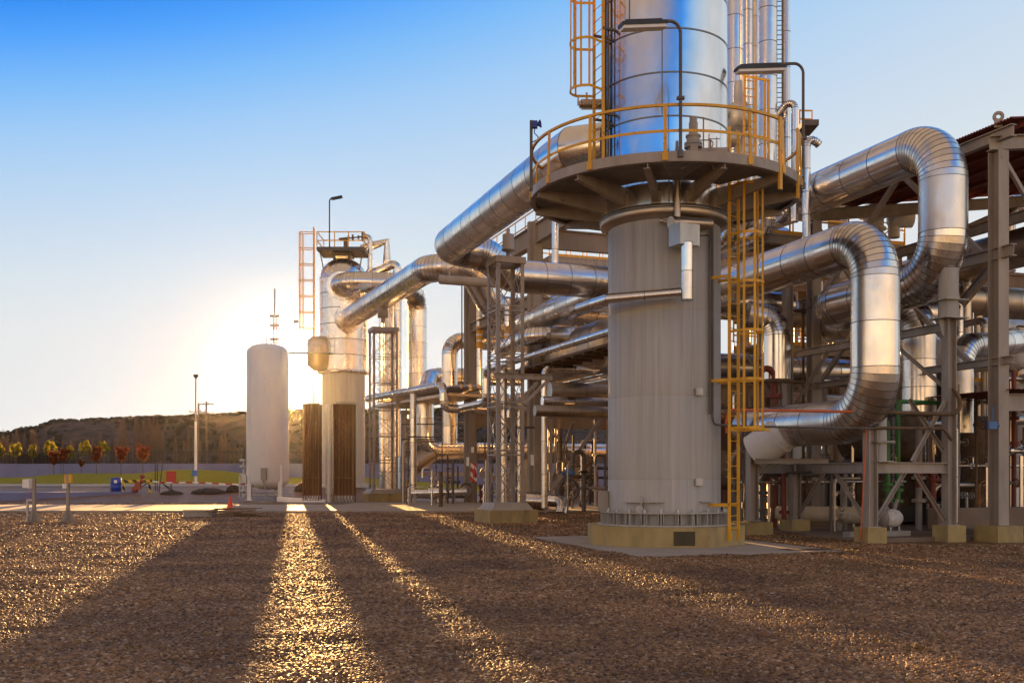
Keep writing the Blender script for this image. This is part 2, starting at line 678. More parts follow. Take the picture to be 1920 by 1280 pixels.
# hills: skyline read off as bearing -> height
m, t, b = new_mat('scrub_hillside')
f1 = noise(t, 0.28, 8.0, (1, 1, 1.6))
t.links.new(cramp(t, f1, [(0.35, (0.020, 0.015, 0.011)), (0.52, (0.055, 0.037, 0.025)), (0.7, (0.10, 0.066, 0.044))]), b.inputs['Base Color'])
b.inputs['Roughness'].default_value = 0.95
bump(t, b, noise(t, 1.1, 6.0), 1.0, 0.8)
M['hill'] = m
sky_line = [(-900, 850), (-400, 838), (-150, 822), (0, 814), (60, 803), (110, 790), (200, 787), (300, 783), (400, 780), (470, 774), (560, 772), (700, 770),
            (830, 769), (960, 772), (1200, 778), (1500, 785), (1920, 800), (2600, 830), (3600, 860)]


def sky_y(px):
    for (a, ya), (c, yc) in zip(sky_line, sky_line[1:]):
        if a <= px <= c:
            k = (px - a) / (c - a)
            k = k * k * (3 - 2 * k)
            return ya + (yc - ya) * k
    return 860


bm = MB()
cols_ = list(range(-900, 3601, 12))
HD = 200.0
rows = [(132, -0.02), (143, 0.12), (153, 0.28), (163, 0.48), (174, 0.69), (185, 0.86), (194, 0.97), (200, 1.0), (226, 0.98), (300, 0.7), (420, 0.2)]
hv = []
rr_ = random.Random(3)
for Y_, k_ in rows:
    for px in cols_:
        top = (HY - sky_y(px)) / F * HD + EYE
        jit = rr_.uniform(-0.2, 0.2) * (1 if k_ > 0.2 else 0.3) + 0.6 * math.sin(px * 0.021 + Y_ * 0.06) * (0.05 < k_ < 0.9)
        hv.append(Vector(((px - CX) / F * Y_, Y_, max(-0.5 if k_ < 0 else 3.0, top * k_ + jit))))
n_ = len(cols_)
bm.add(hv, [(j * n_ + i, j * n_ + i + 1, (j + 1) * n_ + i + 1, (j + 1) * n_ + i) for j in range(len(rows) - 1) for i in range(n_ - 1)], 0, True)
bm.build('hills', M['hill'], kind='structure', origin=(0, 0, 0))

# scrub bushes over the hillside (uncountable): one object of many low clumps
M['scrub'] = paint('hill_scrub', (0.05, 0.042, 0.028), 0.95, 0.4, 0.3, (1, 1, 1))
bm = MB()


def hill_z(px, Y_):
    for (a, ka), (c, kc) in zip(rows, rows[1:]):
        if a <= Y_ <= c:
            k = ka + (kc - ka) * (Y_ - a) / (c - a)
            return ((HY - sky_y(px)) / F * HD + EYE) * k
    return 0


for k in range(3200):
    px = rr_.uniform(-250, 1300)
    Y_ = rr_.choice([rr_.uniform(143, 202), rr_.uniform(186, 203)])
    c_ = Vector(((px - CX) / F * Y_, Y_, hill_z(px, Y_)))
    s_ = rr_.uniform(0.16, 0.52)
    pr = [(s_ * 0.5, -0.5), (s_ * rr_.uniform(0.9, 1.3), s_ * 0.4), (s_ * 0.75, s_ * rr_.uniform(0.8, 1.2)), (0.05, s_ * 1.3)]
    bm.lathe(c_, pr, 5, 0, False)
bm.build('scrub', M['scrub'], kind='stuff', origin=(0, 0, 0))

# ------------------------------------------------------------------ loose gravel: pebbles scattered with geometry nodes
m, t, b = new_mat('pebble')
oi = t.nodes.new('ShaderNodeObjectInfo')
pc = cramp(t, oi.outputs['Random'], [(0.0, (0.055, 0.030, 0.015)), (0.3, (0.15, 0.077, 0.031)), (0.62, (0.225, 0.122, 0.051)), (0.88, (0.29, 0.175, 0.085)), (1.0, (0.42, 0.32, 0.22))])
pn = t.nodes.new('ShaderNodeTexNoise')
pn.inputs['Scale'].default_value = 0.45
pn.inputs['Detail'].default_value = 5.0
t.links.new(oi.outputs['Location'], pn.inputs['Vector'])
pm = t.nodes.new('ShaderNodeMixRGB')
pm.blend_type = 'MULTIPLY'
pm.inputs[0].default_value = 1.0
t.links.new(pc, pm.inputs[1])
t.links.new(cramp(t, pn.outputs[0], [(0.36, (0.62, 0.60, 0.60)), (0.62, (1.2, 1.17, 1.12))]), pm.inputs[2])
t.links.new(pm.outputs[0], b.inputs['Base Color'])
b.inputs['Roughness'].default_value = 0.55
b.inputs['Specular IOR Level'].default_value = 0.3
M['pebble'] = m


def pebble_nodes(name, density, size, seed):
    g = bpy.data.node_groups.new(name, 'GeometryNodeTree')
    g.interface.new_socket('Geometry', in_out='INPUT', socket_type='NodeSocketGeometry')
    g.interface.new_socket('Geometry', in_out='OUTPUT', socket_type='NodeSocketGeometry')
    N, K = g.nodes.new, g.links.new
    gi, go = N('NodeGroupInput'), N('NodeGroupOutput')
    dist = N('GeometryNodeDistributePointsOnFaces')
    dist.inputs['Density'].default_value = density
    dist.inputs['Seed'].default_value = seed
    sd = N('GeometryNodeSubdivideMesh')
    sd.inputs['Level'].default_value = 6
    K(gi.outputs[0], sd.inputs['Mesh'])
    sp0 = N('GeometryNodeSetPosition')
    n0 = N('ShaderNodeTexNoise')
    n0.inputs['Scale'].default_value = 0.9
    n0.inputs['Detail'].default_value = 4.0
    p0 = N('GeometryNodeInputPosition')
    K(p0.outputs[0], n0.inputs['Vector'])
    h0_ = N('ShaderNodeMapRange')
    h0_.inputs[1].default_value, h0_.inputs[2].default_value = 0.3, 0.7
    h0_.inputs[3].default_value, h0_.inputs[4].default_value = 0.0, 0.055
    K(n0.outputs[0], h0_.inputs[0])
    cz = N('ShaderNodeCombineXYZ')
    K(h0_.outputs[0], cz.inputs[2])
    K(sd.outputs[0], sp0.inputs['Geometry'])
    K(cz.outputs[0], sp0.inputs['Offset'])
    K(sp0.outputs[0], dist.inputs['Mesh'])
    joins = N('GeometryNodeGeometryToInstance')
    for k in range(4):
        ico = N('GeometryNodeMeshIcoSphere')
        ico.inputs['Radius'].default_value = 1.0
        ico.inputs['Subdivisions'].default_value = 2
        pos = N('GeometryNodeInputPosition')
        nz = N('ShaderNodeTexNoise')
        nz.noise_dimensions = '4D'
        nz.inputs['W'].default_value = k * 7.3
        nz.inputs['Scale'].default_value = 0.9
        nz.inputs['Detail'].default_value = 1.0
        K(pos.outputs[0], nz.inputs['Vector'])
        sub = N('ShaderNodeVectorMath')
        sub.operation = 'SUBTRACT'
        sub.inputs[1].default_value = (0.5, 0.5, 0.5)
        K(nz.outputs['Color'], sub.inputs[0])
        sc = N('ShaderNodeVectorMath')
        sc.operation = 'SCALE'
        sc.inputs['Scale'].default_value = 1.5
        K(sub.outputs[0], sc.inputs[0])
        sp_ = N('GeometryNodeSetPosition')
        K(ico.outputs[0], sp_.inputs['Geometry'])
        K(sc.outputs[0], sp_.inputs['Offset'])
        tr = N('GeometryNodeTransform')
        tr.inputs['Scale'].default_value = (1.0, 0.62 + 0.1 * k, 0.42 + 0.07 * k)
        K(sp_.outputs[0], tr.inputs['Geometry'])
        sm = N('GeometryNodeSetShadeSmooth')
        K(tr.outputs[0], sm.inputs[0])
        ma = N('GeometryNodeSetMaterial')
        ma.inputs['Material'].default_value = M['pebble']
        K(sm.outputs[0], ma.inputs[0])
        K(ma.outputs[0], joins.inputs[0])
    ins = N('GeometryNodeInstanceOnPoints')
    ins.inputs['Pick Instance'].default_value = True
    K(dist.outputs['Points'], ins.inputs['Points'])
    K(joins.outputs[0], ins.inputs['Instance'])
    rot = N('FunctionNodeRandomValue')
    rot.data_type = 'FLOAT_VECTOR'
    rot.inputs[0].default_value = (-0.5, -0.5, 0)
    rot.inputs[1].default_value = (0.5, 0.5, 6.283)
    K(rot.outputs[0], ins.inputs['Rotation'])
    sca = N('FunctionNodeRandomValue')
    sca.data_type = 'FLOAT'
    sca.inputs[2].default_value = size * 0.4
    sca.inputs[3].default_value = size * 1.7
    K(sca.outputs[1], ins.inputs['Scale'])
    jn = N('GeometryNodeJoinGeometry')
    K(ins.outputs[0], jn.inputs[0])
    K(sp0.outputs[0], jn.inputs[0])
    K(jn.outputs[0], go.inputs[0])
    return g


def gravel_patch(polys, density, size, seed):
    b = MB()
    for poly in polys:
        b.add([Vector((x, y, 0.004)) for x, y in poly], [tuple(range(len(poly)))])
    o = b.build('gravel', M['gravel'], kind='stuff', origin=(0, 0, 0))
    md = o.modifiers.new('pebbles', 'NODES')
    md.node_group = pebble_nodes('pebbles', density, size, seed)
    return o


# column slab outline (parallelogram lying on the gravel)
SN, SL, SR = Vector((2.55, 20.8, 0)), Vector((0.46, 27.4, 0)), Vector((7.2, 22.3, 0))
SB = SL + SR - SN
# plant floor slab corner
PA = G(1622, 1018)
PB = on_line(PA, U, 1385)


def wedge(y0, y1, k=0.58, c=0.5):
    return [(-k * y0 - c, y0), (k * y0 + c, y0), (k * y1 + c, y1), (-k * y1 - c, y1)]


gravel_patch([wedge(6.6, 13.0)], 2700, 0.0185, 1)
gravel_patch([wedge(13.0, 20.7)], 1450, 0.0225, 2)
gravel_patch([[(-12.6, 20.7), (2.55, 20.7), (0.4, 27.4), (-15.6, 26.5)],
              [(2.55, 20.7), (12.6, 20.7), (15.6, 24.4), (9.0, 24.4), (7.25, 22.25)],
              [(7.25, 22.25), (9.0, 24.4), (8.9, 25.4), (7.2, 30.5), (5.2, 29.2)]], 750, 0.027, 3)
gravel_patch([[(-15.6, 26.5), (0.4, 27.4), (5.2, 29.3), (6.0, 33.0), (4.0, 45.1), (-26.0, 45.1)]], 300, 0.036, 4)
gravel_patch([[(-32, 54.8), (-16.5, 54.8), (-16.5, 60.0), (-35, 60.0)]], 150, 0.045, 5)

# ------------------------------------------------------------------ the big column on its slab
CC = Vector((3.71, 25.0, 0.0))
bm = MB()
bm.prism([SN.xy, SR.xy, SB.xy, SL.xy], -0.15, 0.05)
slab = bm.build('concrete_slab', M['road'], label='flat pale concrete slab on the gravel under the octagonal plinth', cat='slab')
bm = MB()
bm.plate([G(1478, 1031, .052) + o for o in (Vector((0, 0, 0)), Vector((1.25, 0.05, 0)), Vector((1.15, 0.42, 0)), Vector((-0.1, 0.37, 0)))], 0.012)
bm.build('drain_grate', paint('rusty_grate', (0.09, 0.045, 0.025), 0.8), label='rusty drain cover set in the concrete slab beside the plinth', cat='drain cover')

bm = MB()
oc = [(CC.x + 1.95 * math.cos(R(a)), CC.y + 1.95 * math.sin(R(a))) for a in range(-112, 248, 45)]
bm.prism(oc, 0.04, 0.50)
pl = bm.build('column_plinth', M['plinth'], label='ochre octagonal concrete plinth under the big grey column', cat='plinth')
bm = MB()
a0 = Vector(oc[0] + (0,)); a1 = Vector(oc[1] + (0,))
d_ = (a1 - a0).normalized(); n_ = Vector((d_.y, -d_.x, 0))
c_ = a0.lerp(a1, 0.62)
bm.plate([c_ + n_ * 0.001 - d_ * 0.24 + ZUP * .10, c_ + n_ * 0.001 + d_ * 0.24 + ZUP * .10, c_ + n_ * 0.001 + d_ * 0.24 + ZUP * .42, c_ + n_ * 0.001 - d_ * 0.24 + ZUP * .42], 0.02)
bm.build('vent_panel', paint('dark_vent', (0.07, 0.055, 0.03), 0.8), pl, label='dark square opening')

column = thing('process_column', CC, 'huge column with grey painted skirt, silver cladding above and ring platform', 'column')
SK = 1.36
# skirt
bm = MB()
zs = [0.50, 1.6, 3.55, 5.55, 7.75]
for za, zb in zip(zs, zs[1:]):
    bm.lathe(CC, [(SK, za), (SK, zb - 0.012), (SK - 0.006, zb - 0.006), (SK, zb)], 72)
bm.build('skirt', M['skirt'], column)
bm = MB()
bm.lathe(CC, [(SK + 0.02, 0.505), (SK + 0.26, 0.505), (SK + 0.26, 0.54), (SK + 0.02, 0.54)], 64, 0, False)
bm.lathe(CC, [(SK + 0.02, 0.80), (SK + 0.20, 0.80), (SK + 0.20, 0.83), (SK + 0.02, 0.83)], 64, 0, False)
for k in range(24):
    a = R(k * 15 + 4)
    e = Vector((math.cos(a), math.sin(a), 0)); s = Vector((-e.y, e.x, 0))
    for q in (-0.06, 0.06):
        bm.bar(CC + e * (SK + 0.10) + s * q + ZUP * .54, CC + e * (SK + 0.10) + s * q + ZUP * .80, 0.014, 0.17, e)
base_ring = bm.build('base_ring', M['skirt'], column)
bm = MB()
for k in range(24):
    a = R(k * 15 + 4)
    e = Vector((math.cos(a), math.sin(a), 0))
    bm.cyl(CC + e * (SK + 0.12) + ZUP * .54, CC + e * (SK + 0.12) + ZUP * .92, 0.022, 8)
    bm.cyl(CC + e * (SK + 0.12) + ZUP * .83, CC + e * (SK + 0.12) + ZUP * .875, 0.045, 6)
bm.build('anchor_bolts', M['galv'], base_ring)


def on_skirt(px, py, off=0.0, r=SK):
    """point on the front of a cylinder round the column axis"""
    k = (px - CX) / F
    # solve |(k*Y - x, Y - y)| = r
    a = k * k + 1; b = -2 * (k * CC.x + CC.y); c = CC.x ** 2 + CC.y ** 2 - (r + off) ** 2
    Y = (-b - math.sqrt(max(0, b * b - 4 * a * c))) / (2 * a)
    return P(px, py, Y)


# skirt fittings: lugs, hook plate, name plates, earthing box
bm = MB()
q = on_skirt(1172, 941); w = on_skirt(1245, 941)
for a in range(0, 9):
    p0 = on_skirt(1172 + a * 8, 941, 0.03); p1 = on_skirt(1180 + a * 8, 941, 0.03)
    bm.bar(p0, p1, 0.16, 0.02)
p0 = on_skirt(1203, 930, 0.10)
bm.bar(p0, on_skirt(1198, 988, 0.05), 0.03, 0.10, (0, -1, 0))
bm.cyl(on_skirt(1199, 954, 0.02), on_skirt(1199, 954, 0.14), 0.09, 12)
for a in range(3):
    bm.bar(on_skirt(1313 + a * 7, 940, 0.03), on_skirt(1320 + a * 7, 940, 0.03), 0.14, 0.02)
bm.build('lifting_lug', M['skirt'], column)
for px, py in ((1311, 903), (1311, 734)):
    bm = MB()
    c_ = on_skirt(px, py, 0.05); e = (c_ - CC); e.z = 0; e.normalize(); s = Vector((-e.y, e.x, 0))
    bm.bar(c_ - s * 0.10, c_ + s * 0.10, 0.04, 0.16)
    bm.bar(c_ - s * 0.07 + e * 0.022, c_ + s * 0.07 + e * 0.022, 0.012, 0.10)
    bm.build('name_plate', M['galv'], column)
bm = MB()
c_ = P(1131, 938, 25.1)
bm.box(c_, 0.22, 0.5, 0.48)
bm.build('junction_box', M['steel'], column)
bm = MB()
for px, dz in ((1331, 0.0), (1336, 0.05)):
    bm.tube([on_skirt(px, 372, 0.07), on_skirt(px, 776 + dz * 100, 0.07)] + ([on_skirt(px + 2, 796, 0.08), P(1362, 797, 24.0), P(1400, 799, 24.1), P(1640, 803, 24.9)] if dz else []), 0.028, 8, bend=0.12)
bm.build('conduit', M['steel_dk'], column)

# insulation ring and clad shell
bm = MB()
bm.lathe(CC, [(SK, 7.62), (SK + 0.17, 7.70), (SK + 0.20, 7.74), (SK + 0.20, 7.86), (1.52, 7.93)], 72, 0)
bm.lathe(CC, [(SK + 0.205, 7.84), (SK + 0.215, 7.85), (SK + 0.215, 7.90), (1.52, 7.935)], 72, 1)
bm.build('insulation_skirt', [M['clad_dull'], M['seam']], column)
bm = MB()
bm.pipe([CC + ZUP * 7.92, CC + ZUP * 23.0], 1.52, 0, 96, 1.02, 9, 0.012, 0.035)
for k, (ang, za, zb) in enumerate([(-100, 9.98, 12.0), (-62, 8.96, 9.96), (-130, 12.05, 13.0), (-75, 13.1, 15.1), (-105, 15.2, 16.9), (-94, 7.95, 8.9)]):
    e = Vector((math.cos(R(ang)), math.sin(R(ang)), 0))
    bm.bar(CC + e * 1.522 + ZUP * za, CC + e * 1.522 + ZUP * zb, 0.03, 0.012, e, 1)
bm.build('clad_shell', [M['clad_big'], M['seam']], column)
bm = MB()
for ang, r_ in ((-158, 0.05), (-152, 0.028)):
    e = Vector((math.cos(R(ang)), math.sin(R(ang)), 0))
    bm.cyl(CC + e * 1.62 + ZUP * 8.5, CC + e * 1.62 + ZUP * 23, r_, 8)
    for z in range(10, 23, 2):
        bm.bar(CC + e * 1.5 + ZUP * z, CC + e * 1.66 + ZUP * z, 0.05, 0.04)
bm.build('riser_conduit', M['steel_dk'], column)

# ring platform
PZ = 8.50
PR = 3.25
LA = R(-38.5)
platform = None
bm = MB()
bm.arc(CC + ZUP * (PZ - 0.06), (PR + 1.62) / 2, LA + R(9), LA - R(9) + 2 * math.pi, PR - 1.62, 0.02, 72)
bm.arc(CC + ZUP * (PZ - 0.06), 2.95, LA - R(9), LA + R(9), 0.60, 0.02, 6)
platform = bm.build('platform_deck', paint('platform_steel', (0.20, 0.185, 0.165), 0.55), column)
bm = MB()
bm.arc(CC + ZUP * (PZ - 0.02), PR, 0, 2 * math.pi, 0.02, 0.20, 96)
bm.arc(CC + ZUP * (PZ - 0.13), PR - 0.05, 0, 2 * math.pi, 0.12, 0.016, 96)
bm.build('edge_channel', M['steel'], platform)
for k in range(12):
    a = R(-90 + 15 + k * 30)
    e = Vector((math.cos(a), math.sin(a), 0)); s = Vector((-e.y, e.x, 0))
    bm = MB()
    r0, r1 = 1.5, PR - 0.04
    z0 = PZ - 0.10
    for sg in (-1,):
        bm.plate([CC + e * r0 + s * .01 + ZUP * z0, CC + e * r1 + s * .01 + ZUP * z0, CC + e * r1 + s * .01 + ZUP * (z0 - .14), CC + e * r0 + s * .01 + ZUP * (z0 - .44)], 0.02)
    bm.bar(CC + e * r0 + ZUP * (z0 - .445), CC + e * r1 + ZUP * (z0 - .145), 0.14, 0.016)
    bm.box(CC + e * 1.53 + ZUP * (z0 - .33), 0.06, 0.22, 0.28, a)
    bm.build('bracket', M['steel'], platform)
# grating bay over the pipe at the front
bm = MB()
e = Vector((math.cos(R(-90)), math.sin(R(-90)), 0))
for k in range(24):
    r = 1.7 + k * 0.06
    hw = 0.10 + 0.40 * (k / 23)
    bm.bar(CC + e * r + Vector((-hw, 0, PZ - .085)), CC + e * r + Vector((hw, 0, PZ - .085)), 0.02, 0.03)
for k in range(-6, 7):
    bm.bar(CC + e * 1.7 + Vector((k * .017, 0, PZ - .087)), CC + e * 3.1 + Vector((k * .08, 0, PZ - .087)), 0.008, 0.02)
bm.build('grating', M['galv'], platform)

# railing
railing_posts = [(-90 + d) for d in (-86, -62, -38, -8, 26, 45, 66, 84, 106, 130, 155, 180, 205, 230, 252)]
bm = MB()
bm.arc(CC + ZUP * (PZ + 1.07), PR - 0.03, LA + R(9) + 0.0, LA - R(8) + 2 * math.pi, 0.055, 0.055, 96)
bm.arc(CC + ZUP * (PZ + 0.52), PR - 0.03, LA + R(9) + 0.0, LA - R(8) + 2 * math.pi, 0.012, 0.06, 96)
railing = bm.build('railing', M['yellow'], column)
for d in railing_posts:
    e = Vector((math.cos(R(d)), math.sin(R(d)), 0))
    bm = MB()
    bm.bar(CC + e * (PR + 0.015) + ZUP * (PZ - .10), CC + e * (PR - 0.02) + ZUP * (PZ + 1.07), 0.075, 0.03, e)
    bm.box(CC + e * (PR + 0.02) + ZUP * (PZ - .04), 0.04, 0.13, 0.16, R(d))
    bm.build('rail_post', M['yellow'], railing)
for sg in (-1, 1):
    e = Vector((math.cos(LA + R(8.5) * sg), math.sin(LA + R(8.5) * sg), 0))
    bm = MB()
    bm.bar(CC + e * (PR + 0.0) + ZUP * (PZ - .5), CC + e * (PR + 0.0) + ZUP * (PZ + 1.1), 0.11, 0.05, e)
    bm.build('gate_post', M['yellow'], railing)


def cage_ladder(parent, base, ang, z0, z1, cz0, cz1, w=0.46, mat='yellow', proj=0.72, hoop=1.15, sw=0.07, nstrap=5, thick=1.0, swide=0.055):
    """ladder with rungs as one part, its hoops and straps as another; base: point midway between the stringers"""
    e = Vector((math.cos(ang), math.sin(ang), 0)); s = Vector((-e.y, e.x, 0))
    b0 = Vector((base.x, base.y, 0))
    b = MB()
    for q in (-1, 1):
        b.bar(b0 + s * (q * w / 2) + ZUP * z0, b0 + s * (q * w / 2) + ZUP * z1, 0.03 * thick, sw, e)
    z = z0 + 0.28
    while z < z1 - 0.1:
        b.cyl(b0 - s * (w / 2) + ZUP * z, b0 + s * (w / 2) + ZUP * z, 0.011 * thick, 6)
        z += 0.29
    lad = b.build('ladder', M[mat], parent)
    b = MB()
    c0 = b0 + e * (proj - 0.38)
    r = 0.38

    def hp(t):   # along the hoop, -1..1
        a = t * math.pi / 2 * 1.25
        if abs(a) <= math.pi / 2:
            return c0 + e * (math.cos(a) * r) + s * (math.sin(a) * r)
        return None
    n = max(1, int(round((cz1 - cz0) / hoop)))
    pts = [b0 + s * (w / 2)] + [c0 + e * (math.cos(a) * r) + s * (math.sin(a) * r) for a in [R(80 - 16 * k) for k in range(11)]] + [b0 - s * (w / 2)]
    for k in range(n + 1):
        z = cz0 + (cz1 - cz0) * k / n
        for p, q2 in zip(pts, pts[1:]):
            b.bar(p + ZUP * z, q2 + ZUP * z, 0.012 * thick, 0.06, ZUP)
    for k in range(nstrap):
        a = R(-76 + 152 * k / (nstrap - 1))
        p = c0 + (e * math.cos(a) + s * math.sin(a)) * (r - 0.012)
        o = e * math.cos(a) + s * math.sin(a)
        b.bar(p + ZUP * cz0, p + ZUP * cz1, swide * thick, 0.010 * thick, o)
    b.build('safety_cage', M[mat], parent)
    return lad


LE = Vector((math.cos(LA), math.sin(LA), 0)); LS = Vector((-LE.y, LE.x, 0))
lb = CC + LE * 1.86
lad = cage_ladder(column, lb, LA, 0.18, 9.75, 2.78, 8.35)
bm = MB()
for z in (1.0, 3.9, 6.3):
    for q in (-.23, .23):
        bm.bar(CC + LE * 1.32 + LS * q + ZUP * z, lb + LS * q + ZUP * z, 0.03, 0.07)
for q in (-.4, .4):
    bm.bar(lb + LS * q * .6 + ZUP * 2.74, lb + LE * .72 + LS * q * .6 + ZUP * 2.74, 0.06, 0.06)
bm.bar(lb + LE * .72 - LS * .3 + ZUP * 2.74, lb + LE * .72 + LS * .3 + ZUP * 2.74, 0.06, 0.06)
bm.build('ladder_bracket', M['yellow'], lad)
# ladder up the clad shell from the deck
LB = R(203)
cage_ladder(column, CC + Vector((math.cos(LB), math.sin(LB), 0)) * 1.80, LB, PZ - .05, 23.0, PZ + 2.25, 23.0, nstrap=6, swide=0.05)
bm = MB()
e = Vector((math.cos(LB), math.sin(LB), 0)); s = Vector((-e.y, e.x, 0))
for z in (10.2, 12.2, 14.2):
    for q in (-.23, .23):
        bm.bar(CC + e * 1.48 + s * q + ZUP * z, CC + e * 1.82 + s * q + ZUP * z, 0.06, 0.05)
bm.build('ladder_bracket', M['steel_dk'], column)

# drain pipe with box on the front of the skirt
bm = MB()
pA = P(1271, 385, 23.35); pB = P(1270, 425, 23.35)
bm.cyl(P(1270, 330, 23.35), pB, 0.075, 16)
bm.cyl(P(1268, 416, 23.35), P(1332, 420, 23.75), 0.125, 20)
bm.cyl(P(1258, 418, 23.3), P(1272, 417, 23.4), 0.15, 20)
bm.cyl(P(1239, 414, 23.5), P(1258, 417, 23.4), 0.035, 10)
bm.cyl(P(1237, 414, 23.5), P(1242, 414, 23.5), 0.06, 10, 0)
drain = bm.build('drain_line', M['clad_dull'], column)
bm = MB()
bm.box(P(1283, 442, 23.25), 0.55, 0.42, 0.48, R(28))
bm.build('valve_box', M['galv'], drain)
bm = MB()
bm.pipe([P(1288, 455, 23.1), P(1288, 562, 23.1)], 0.135, 0, 24, 0.62, 9, 0.004, 0.014)
bm.build('downpipe', [M['clad'], M['seam']], drain)
bm = MB()
bm.pipe([P(1278, 548, 23.15), P(1140, 560, 23.45), P(1085, 578, 25.1)], 0.115, 0.0, 24, 0.9, 9, 0.004, 0.014)
bm.build('cross_pipe', [M['clad'], M['seam']], drain)
# handwheel
bm = MB()
bm.lathe(P(1331, 440, 23.5), [(0.17, -.012), (0.185, 0), (0.17, .012), (0.155, 0), (0.17, -.012)], 20, axis=(1, -0.3, 0))
bm.cyl(P(1306, 443, 23.5), P(1334, 440, 23.5), 0.02, 8)
for k in range(3):
    a = k * math.pi / 3
    bm.cyl(P(1331, 440, 23.5) + Vector((0, .17 * math.cos(a), .17 * math.sin(a))), P(1331, 440, 23.5) - Vector((0, .17 * math.cos(a), .17 * math.sin(a))), 0.012, 6)
bm.build('handwheel', M['steel_dk'], drain)

# relief valve set standing on the deck at the front
bm = MB()
c_ = CC + Vector((0.30, -2.35, 0))
for r_, za, zb_ in ((.17, 0, .06), (.13, .06, .42), (.20, .42, .47), (.20, .48, .53), (.15, .53, .66), (.17, .66, .70), (.10, .70, .98), (.085, .98, 1.10)):
    bm.cyl(c_ + ZUP * (PZ + za), c_ + ZUP * (PZ + zb_), r_, 18)
bm.cyl(c_ + Vector((0.1, 0, PZ + .28)), c_ + Vector((0.75, -0.05, PZ + .28)), 0.14, 16)
bm.cyl(c_ + Vector((0.75, -0.05, PZ + .28)), c_ + Vector((0.79, -0.05, PZ + .28)), 0.14, 16, r2=0.02)
bm.box(c_ + Vector((-.02, -.2, PZ + .30)), 0.16, 0.12, 0.22)
bm.cyl(c_ + Vector((0.34, -.2, PZ)), c_ + Vector((0.34, -.2, PZ + .55)), 0.02, 8)
bm.bar(c_ + Vector((0.30, -.2, PZ + .56)), c_ + Vector((0.55, -.2, PZ + .56)), 0.02, 0.015)
bm.tube([c_ + Vector((-.05, -.3, PZ + .22)), c_ + Vector((-.3, -.45, PZ + .18)), c_ + Vector((-.22, -.5, PZ - .12)), c_ + Vector((-.35, -.55, PZ - .2))], 0.014, 6, bend=.1)
bm.tube([c_ + Vector((.1, -.3, PZ + .5)), c_ + Vector((.4, -.45, PZ + .45)), c_ + Vector((.22, -.5, PZ + .1)), c_ + Vector((.35, -.55, PZ - .2))], 0.014, 6, bend=.12)
bm.build('relief_valve', M['steel'], column)
# nozzle on the left side of the shell
bm = MB()
bm.cyl(P(1140, 196, 25.0), P(1090, 196, 24.9), 0.125, 20)
bm.cyl(P(1086, 196, 24.9), P(1090, 196, 24.9), 0.09, 12)
bm.cyl(P(1100, 188, 24.9), P(1100, 174, 24.9), 0.025, 8)
bm.bar(P(1095, 181, 24.9), P(1105, 181, 24.9), 0.03, 0.02)
bm.box(P(1084, 190, 24.9), 0.04, 0.06, 0.2)
bm.build('nozzle', M['clad_dull'], column)


# gooseneck floodlights clamped to the platform edge
def goose_lamp(name, foot, top_z, tip, fix0, fix1, label):
    t = thing(name, foot, label, 'floodlight', 'gooseneck lamps on the ring platform')
    b = MB()
    top = Vector((foot.x, foot.y, top_z))
    b.tube([foot, top, tip], 0.036, 10, bend=0.22)
    b.cyl(foot - ZUP * .03, foot + ZUP * 0.12, 0.06, 10)
    b.box(foot + ZUP * 1.22, 0.16, 0.1, 0.06)
    b.build('pole', M['steel_dk'], t)
    b = MB()
    d = (fix1 - fix0).normalized()
    b.bar(fix0, fix1, 0.26, 0.07)
    b.bar(fix0 + d * .1 + ZUP * .06, fix1 - d * .1 + ZUP * .06, 0.16, 0.06)
    b.build('lamp_housing', M['black'], t)
    b = MB()
    b.bar(fix0 + d * .03 - ZUP * .065, fix1 - d * .02 - ZUP * .065, 0.22, 0.07)
    b.build('lamp_diffuser', M['lamp_glass'], t)
    return t


f0 = P(1276, 292, 21.72)
goose_lamp('gooseneck_lamp', f0, P(1276, 40, 21.72).z, P(1187, 40, 21.3), P(1163, 48, 21.2), P(1247, 45, 21.5), 'black strip lamp on a bent pole in front of the silver column shell')
f1 = P(1506, 352, 25.1)
goose_lamp('gooseneck_lamp', f1, P(1506, 119, 25.1).z, P(1404, 122, 24.7), P(1380, 130, 24.6), P(1470, 127, 24.9), 'brown strip lamp on a bent pole at the right end of the ring platform')
t = thing('horn_post', P(996, 358, 24.6), 'small blue horn on a short dark post at the left tip of the ring platform', 'alarm horn')
bm = MB()
bm.bar(P(996, 358, 24.6), P(996, 226, 24.6), 0.05, 0.07)
bm.tube([P(996, 350, 24.55), P(1003, 357, 24.4)], 0.03, 8)
bm.build('post', M['steel_dk'], t)
bm = MB()
c_ = P(1003, 234, 24.5)
bm.box(c_, 0.12, 0.14, 0.16)
bm.lathe(c_ + Vector((.02, 0, 0)), [(0.04, 0), (0.05, 0.06), (0.10, 0.12)], 14, axis=(1, -.3, 0.1))
bm.tube([c_ - ZUP * .08, c_ + Vector((-.02, 0, -.2)), c_ + Vector((.12, 0, -.32)), c_ + Vector((-.06, 0, -.42))], 0.012, 6, bend=.06)
bm.build('horn', M['blue'], t)
bm = MB()
c_ = P(1501, 324, 24.9)
bm.box(c_, 0.13, 0.10, 0.20)
bm.tube([c_ - ZUP * .1, c_ + Vector((.05, 0, -.3)), c_ + Vector((.1, 0, -.25))], 0.015, 6, bend=.05)
bm.build('switch_box', M['blue_box'], label='light blue switch box at the foot of the right bent lamp pole', cat='switch box')

# ------------------------------------------------------------------ the large clad pipes
CL = [M['clad'], M['seam']]
CD = [M['clad_dull'], M['seam']]


